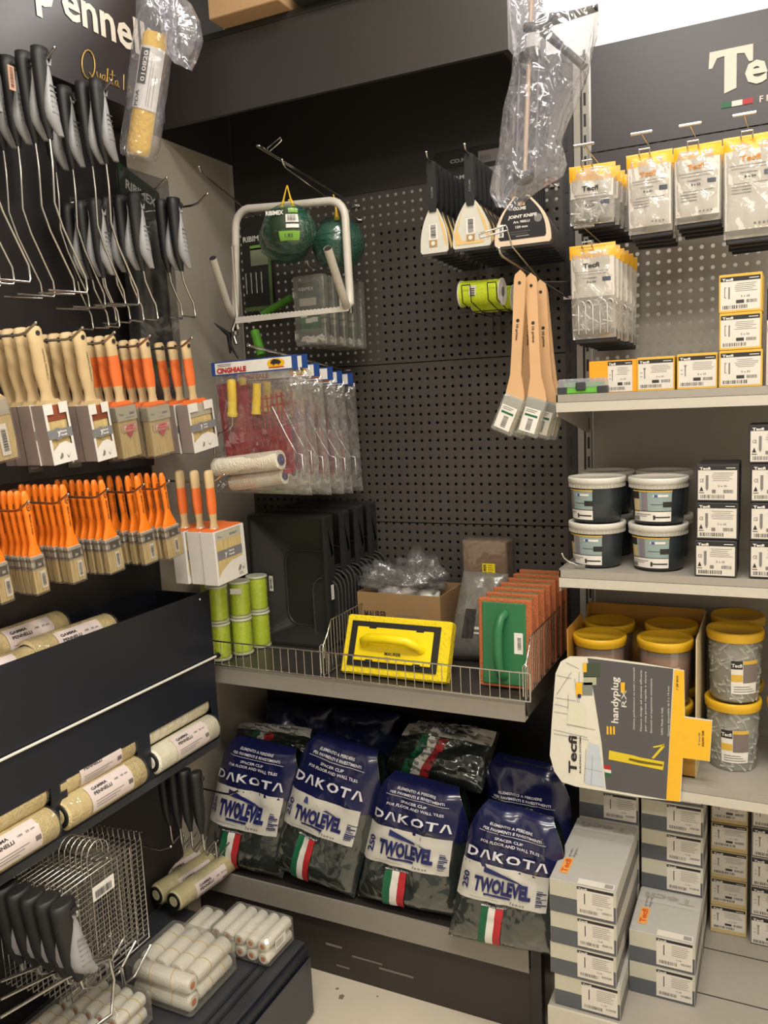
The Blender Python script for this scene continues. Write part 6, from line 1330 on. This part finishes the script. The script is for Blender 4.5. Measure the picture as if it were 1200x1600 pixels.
l = MB(); l.box((.002, .075, -.06), (.0035, .135, -.03), paper); l.barcode((V((.0042, .08, -.055)), Y.copy(), Z.copy()), 0, 0, .045, .016); o = l.build('barcode_label'); o.parent = t
hookx((-1.235, 1.175, .645), 'display hook carrying the chrome roller grids', 'hooks under the bin')
hookx((-1.24, 1.37, .565), 'empty display hook behind the chrome roller grids', 'hooks under the bin')
cage.scale = (1.3, 1.45, 1.06)
hang(cage, (-1.20, -1.238, -1.276, -1.314, -1.352), 1.025, .625, 'grey and black roller handle with bent chrome frame at bottom left', 'grey handles at bottom left', rx=.05)
hookx((-1.165, 1.025, .635), 'display hook carrying the grey roller handles at bottom left', 'hooks under the bin')
t = thing('wire_tray', 'open chrome wire holder with stepped bars at the bottom left corner', 'wire holder', (-1.3, 1.1, .38)); O = V((-1.3, 1.1, .38)); m = MB()
for i in range(3):
    dx = -.05*i; q = [P(0, 1590-28*i, 'x', -1.2+dx), P(100, 1530-18*i, 'x', -1.2+dx), P(170, 1497-2*i, 'x', -1.2+dx), P(178, 1530, 'x', -1.2+dx), P(174, 1585, 'x', -1.2+dx), P(100, 1640, 'x', -1.2+dx)]
    m = MB(); m.tube([a-O for a in q], .0034, chrome, 6); m.build('bent_bar', t)
t.location = O
# ---- rollers and packs on the cabinet
crm = mat('cream_fleece', (206, 196, 156), .85, noise=.08, nscale=80, bump=.5, bscale=220)
cr = cover(crm, .22, .029, True); 
for i, (a, b, zz) in enumerate((((272, 1408), (352, 1350), .265), ((245, 1398), (330, 1343), .262), ((228, 1380), (300, 1338), .262))):
    p1 = P(*a, 'z', zz); p2 = P(*b, 'z', zz); o = cr if i == 0 else dup(cr, (0, 0, 0)); d = p2-p1; o.location = p1; o.rotation_euler = (0, .5, math.atan2(-d.x, d.y)); o['label'] = 'long cream roller cover with black end, %s of three side by side on the cabinet' % ['right', 'middle', 'left'][i]; o['group'] = 'long cream roller covers'
mw = mat('mini_white', (240, 236, 226), .9, noise=.04, nscale=60, bump=.5, bscale=260); core = mat('orange_core', (216, 132, 66), .7)
def mini(m, c, d, L, R, mt, par, stripe=False):
    c = V(c); d = V(d).normalized(); b = MB(); b.lathe([(R*.75, 0), (R, .004), (R, L-.004), (R*.75, L)], mt, c, d, 16)
    for o_, s_ in ((c, -1), (c+d*L, 1)): b.lathe([(R*.4, 0), (R*.4, .0008)], core, o_-d*(.0008 if s_ < 0 else 0), d, 10)
    if stripe:
        q = V((0, 0, 1)); e = d.cross(q)
        for k in (.3, .68): b.tube([c+d*(L*k+.006*math.sin(a))+q*R*1.01*math.cos(a)+e*R*1.01*math.sin(a) for a in [2*math.pi*i/16 for i in range(16)]], .0013, mat('stripe_yellow', (224, 196, 130), .8), 4, closed=True)
    b.build('mini_roller', par)
def pack(name, lab, loc, size, rz, items, R):
    t = thing('mini_roller_pack', lab, 'roller pack', loc, None, (0, 0, rz))
    for it in items: mini(None, it[0], it[1], it[2], R, mw, t, it[3])
    MB().box((0, 0, 0), size, film('pack_shell', (230, 228, 220), .1, .06, 16, .35, .35), bev=.006).build('clear_shell', t)
    return t
zt = .2035; R = .016
its = [((.018+.0345*i, .004, .019+.032*k), (0, 1, 0), .11, False) for i in range(5) for k in range(2)]
pa = pack('a', 'clear two-layer pack of plain white mini rollers at the far cabinet end', (-1.268, 1.515, zt+.0), (.175, .118, .07), -.02, its, R)
m = MB(); G = fr((.1755, .03, .03), Y, Z); m.quad(G, 0, 0, .045, .025, paper, .001); m.barcode(G, .004, .004, .03, .016); m.build('barcode_label', pa)
its = [((.018+.0345*i, .004, .019), (0, 1, 0), .11, False) for i in range(2)]
pack('a2', 'clear pack of two white mini rollers beside the cream roller covers', (-1.37, 1.51, zt), (.07, .118, .038), 0, its, R)
R = .021
its = [((.025+.045*i, .048, .024+.041*k), (0, 1, 0), .125, True) for i in range(4) for k in range(2)] + [((.02, .024, .024+.041*k), (1, 0, 0), .16, True) for k in range(2)]
pack('b', 'clear pack of yellow-striped white rollers in the middle of the cabinet top', (-1.352, 1.305, zt), (.19, .178, .09), 0, its, R)
R = .0165
its = [((.02+.036*i, .004+.1*j, .02+.033*k), (0, 1, 0), .088, True) for i in range(5) for k in range(2) for j in range(2)]
pack('c', 'clear pack of small yellow-striped rollers nearest the grey handles on the cabinet', (-1.43, 1.075, zt), (.19, .2, .073), 0, its, R)
its = [((.02+.036*i, .004, .02), (0, 1, 0), .1, False) for i in range(4)]
pack('d', 'small clear pack of white rollers at the bottom left photo corner', (-1.5, .94, zt), (.15, .108, .04), 0, its, R)
clean(None)
# ================================================================== THINGS HANGING IN FRONT
from mathutils import noise as NZ2
def film_tube(rows, mtl, seed, depth=.05, n=30, amp=.012, base=None):
    """crumpled bag: rows of (left point, right point); closed elliptical rings with folds"""
    m = MB(); rs = []; off = V((seed*5.1, 0, 0))
    for (a, b) in rows:
        a = V(a); b = V(b); c = (a+b)/2; u = (b-a)/2; v = V((0, 1, 0)); ring = []
        for i in range(n):
            th = 2*math.pi*i/n; p = c+u*math.cos(th)+v*depth*math.sin(th)
            f = NZ2.noise(V((math.cos(th)*3, math.sin(th)*3, p.z*9))+off)+.6*NZ2.noise(V((math.cos(th)*8, math.sin(th)*8, p.z*14))+off)
            ring.append(p+(u.normalized()*math.cos(th)+v*math.sin(th))*amp*f)
        rs.append(ring)
    m.rings(rs, mtl, cap=False); return m
def interp(rows, k):
    out = []
    for i in range(len(rows)-1):
        for j in range(k): f = j/k; out.append((V(rows[i][0]).lerp(V(rows[i+1][0]), f), V(rows[i][1]).lerp(V(rows[i+1][1]), f)))
    return out+[rows[-1]]
bagf = film('hanging_bag_film', (232, 232, 242), .08, .1, 36, 1.2, .55)
# caulking gun in a bag
y = 1.5; p_ = lambda a, b, yy=1.5: P(a, b, 'y', yy)
O = p_(825, 285); t = thing('caulking_gun', 'black caulking gun hanging nose down inside a crumpled clear bag at top centre', 'caulking gun', O)
m = MB(); m.lathe([(.017, 0), (.019, .004), (.019, .012), (.016, .014), (.015, .012), (.008, .006)], rubber, p_(818, 284)-O, (0, .25, 1), 20, sy=.8); m.build('end_cap', t)
gm = mat('gun_steel', (112, 110, 116), .35, .6)
m = MB(); m.tube([p_(806, 280)-O, p_(812, 95)-O], .0028, gm, 6); m.build('side_rail', t); m = MB(); m.tube([p_(836, 278)-O, p_(842, 90)-O], .0028, gm, 6); m.build('side_rail', t)
m = MB(); m.tube([p_(820, 270)-O, p_(828, 60)-O, p_(832, -30)-O], .004, mat('rod_tan', (190, 164, 140), .4, .2), 8); m.build('push_rod', t)
m = MB(); m.lathe([(.020, 0), (.020, .008)], rubber, p_(828, 92)-O, (0, 0, 1), 18); m.build('barrel_plate', t)
m = MB(); m.box((-.012, -.01, -.012), (.012, .01, .016), mat('gun_body', (186, 184, 180), .35, .3), Matrix.Translation(p_(832, 68)-O), bev=.004); m.build('body', t)
m = MB(); m.tube([p_(820, 42)-O, p_(850, 48)-O, p_(880, 75)-O, p_(914, 105)-O], [.008, .009, .007, .007], rubber, 8); m.build('trigger', t)
m = MB(); m.tube([p_(845, 48)-O, p_(862, 30)-O, p_(900, 22)-O, p_(934, 12)-O], [.009, .011, .007, .006], rubber, 8); m.build('handle', t)
m = MB(); m.tube([p_(822, 40)-O, p_(838, 38)-O, p_(848, 22)-O], [.005, .006, .003], rubber, 8); m.build('rear_catch', t)
rows = [(p_(800, -120), p_(880, -120)), (p_(795, -40), p_(935, -40)), (p_(796, 10), p_(934, 10)), (p_(800, 60), p_(930, 60)), (p_(800, 105), p_(918, 108)), (p_(795, 150), p_(898, 155)), (p_(790, 190), p_(885, 190)), (p_(782, 230), p_(878, 225)), (p_(774, 262), p_(884, 255)), (p_(772, 285), p_(876, 275)), (p_(772, 305), p_(845, 292)), (p_(786, 326), p_(812, 312))]
m = film_tube(interp(rows, 4), bagf, 3, .04, 40, .010); o = m.build('plastic_bag', None, O); tag(o, 'crumpled clear plastic bag around the caulking gun at the top centre', 'plastic bag')
m = MB(); q = p_(832, -30); m.tube([q, V((q.x, q.y, 3.05))], .0012, white_ink, 4); tag(m.build('hanging_cord', None, q), 'thin cord from which the bagged caulking gun hangs', 'cord')
# yellow roll in a bag
a = P(243, 52, 'y', 1.4); b = P(215, 242, 'y', 1.4); O = b; yy2 = mat('yellow_roll', (222, 180, 62), .7, noise=.2, nscale=60, bump=.6, bscale=120)
t = thing('yellow_roll', 'yellow sheet roll with white product label hanging in a clear bag at upper left', 'roll', O); d = (a-b); L = d.length; dn = d.normalized()
m = MB(); m.lathe([(.018, 0), (.0225, .006), (.0235, .02), (.0228, L*.5), (.0235, L-.006), (.018, L)], yy2, (0, 0, 0), dn, 24); m.build('roll', t)
l = MB(); q = V((0, 0, 1)).rotation_difference(dn)
def cyl(a0, a1, h0, h1, mt, rr, n=10):
    l.add([q @ V((rr*math.sin(math.radians(a0+(a1-a0)*i/n)), -rr*math.cos(math.radians(a0+(a1-a0)*i/n)), h)) for h in (h0, h1) for i in range(n+1)], [(i, i+1, i+n+2, i+n+1) for i in range(n)], mt, True)
cyl(-30, 110, .085, .20, paper, .0247); cyl(-16, 30, .13, .195, ink, .0253); cyl(44, 46, .09, .18, inkgrey, .0253); cyl(54, 56, .09, .17, inkgrey, .0253); cyl(70, 72, .09, .15, inkgrey, .0253)
def ctext(s_, a, h, sz, wd_, mt): 
    vs, fs, wd = text_mesh(s_, .02); rr = .0262; l.add([q @ V((rr*math.sin(math.radians(a)-v.y*sz/rr), -rr*math.cos(math.radians(a)-v.y*sz/rr), h+v.x/wd*wd_)) for v in vs], fs, mt)
ctext('010820', 24, .134, .012, .056, paper); ctext('PDA', 8, .088, .012, .03, ink); l.build('label', t)
P4 = lambda a_, b_, yy=1.4: P(a_, b_, 'y', yy)
rows = [(P4(228, -110), P4(250, -110)), (P4(222, -30), P4(268, -30)), (P4(218, 20), P4(275, 20)), (P4(212, 60), P4(268, 60)), (P4(205, 110), P4(262, 112)), (P4(198, 170), P4(252, 170)), (P4(193, 225), P4(244, 228)), (P4(196, 244), P4(236, 250))]
m = film_tube(interp(rows, 5), bagf, 8, .031, 30, .005); o = m.build('plastic_bag', None, O); tag(o, 'clear plastic bag around the yellow roll at upper left', 'plastic bag')
rows = [(P4(255, 0), P4(292, 0)), (P4(258, 30), P4(306, 30)), (P4(262, 60), P4(308, 60)), (P4(268, 85), P4(300, 88)), (P4(280, 102), P4(290, 104))]
m = film_tube(interp(rows, 5), bagf, 12, .03, 24, .010); o2 = m.build('bag_flap', o, O); o2.location = (0, 0, 0)
m = MB(); qd = P4(240, -110); m.tube([qd, V((qd.x, qd.y, 3.05))], .0012, white_ink, 4); tag(m.build('hanging_cord', None, qd), 'thin cord from which the bagged yellow roll hangs', 'cord')
# ---- boxes on top of the header
q = P(327, 42, 'y', 1.80); t = thing('cardboard_box', 'plain cardboard box standing on top of the dark header at upper left', 'box', (q.x, 1.80, 2.4915))
m = MB(); m.box((0, 0, 0), (.20, .3, .2), mat('cardboard_lit', (196, 158, 116), .8), bev=.002); m.build('carton', t); MB().box((.0, -.0006, .09), (.2, .0, .092), card).build('flap_seam', t)  # brighter cardboard: the light falling on this box is put into its colour
t = thing('printed_box', 'dark printed box beside the cardboard box on top of the header', 'box', (q.x+.225, 1.825, 2.4915)); MB().box((0, 0, 0), (.32, .28, .16), mat('box_darkgreen', (52, 54, 50), .4), bev=.002).build('carton', t)
l = MB(); F = fr((0, 0, 0), X, Z); l.quad(F, .02, .012, .16, .02, paper, .001); l.lines(F, .02, .045, .2, 2, .012, .002, inkgrey); l.build('lettering', t)
# tidy-up: printed lettering etc. belong to their things
for o in bpy.data.objects:
    if o.get('group') == '': del o['group']
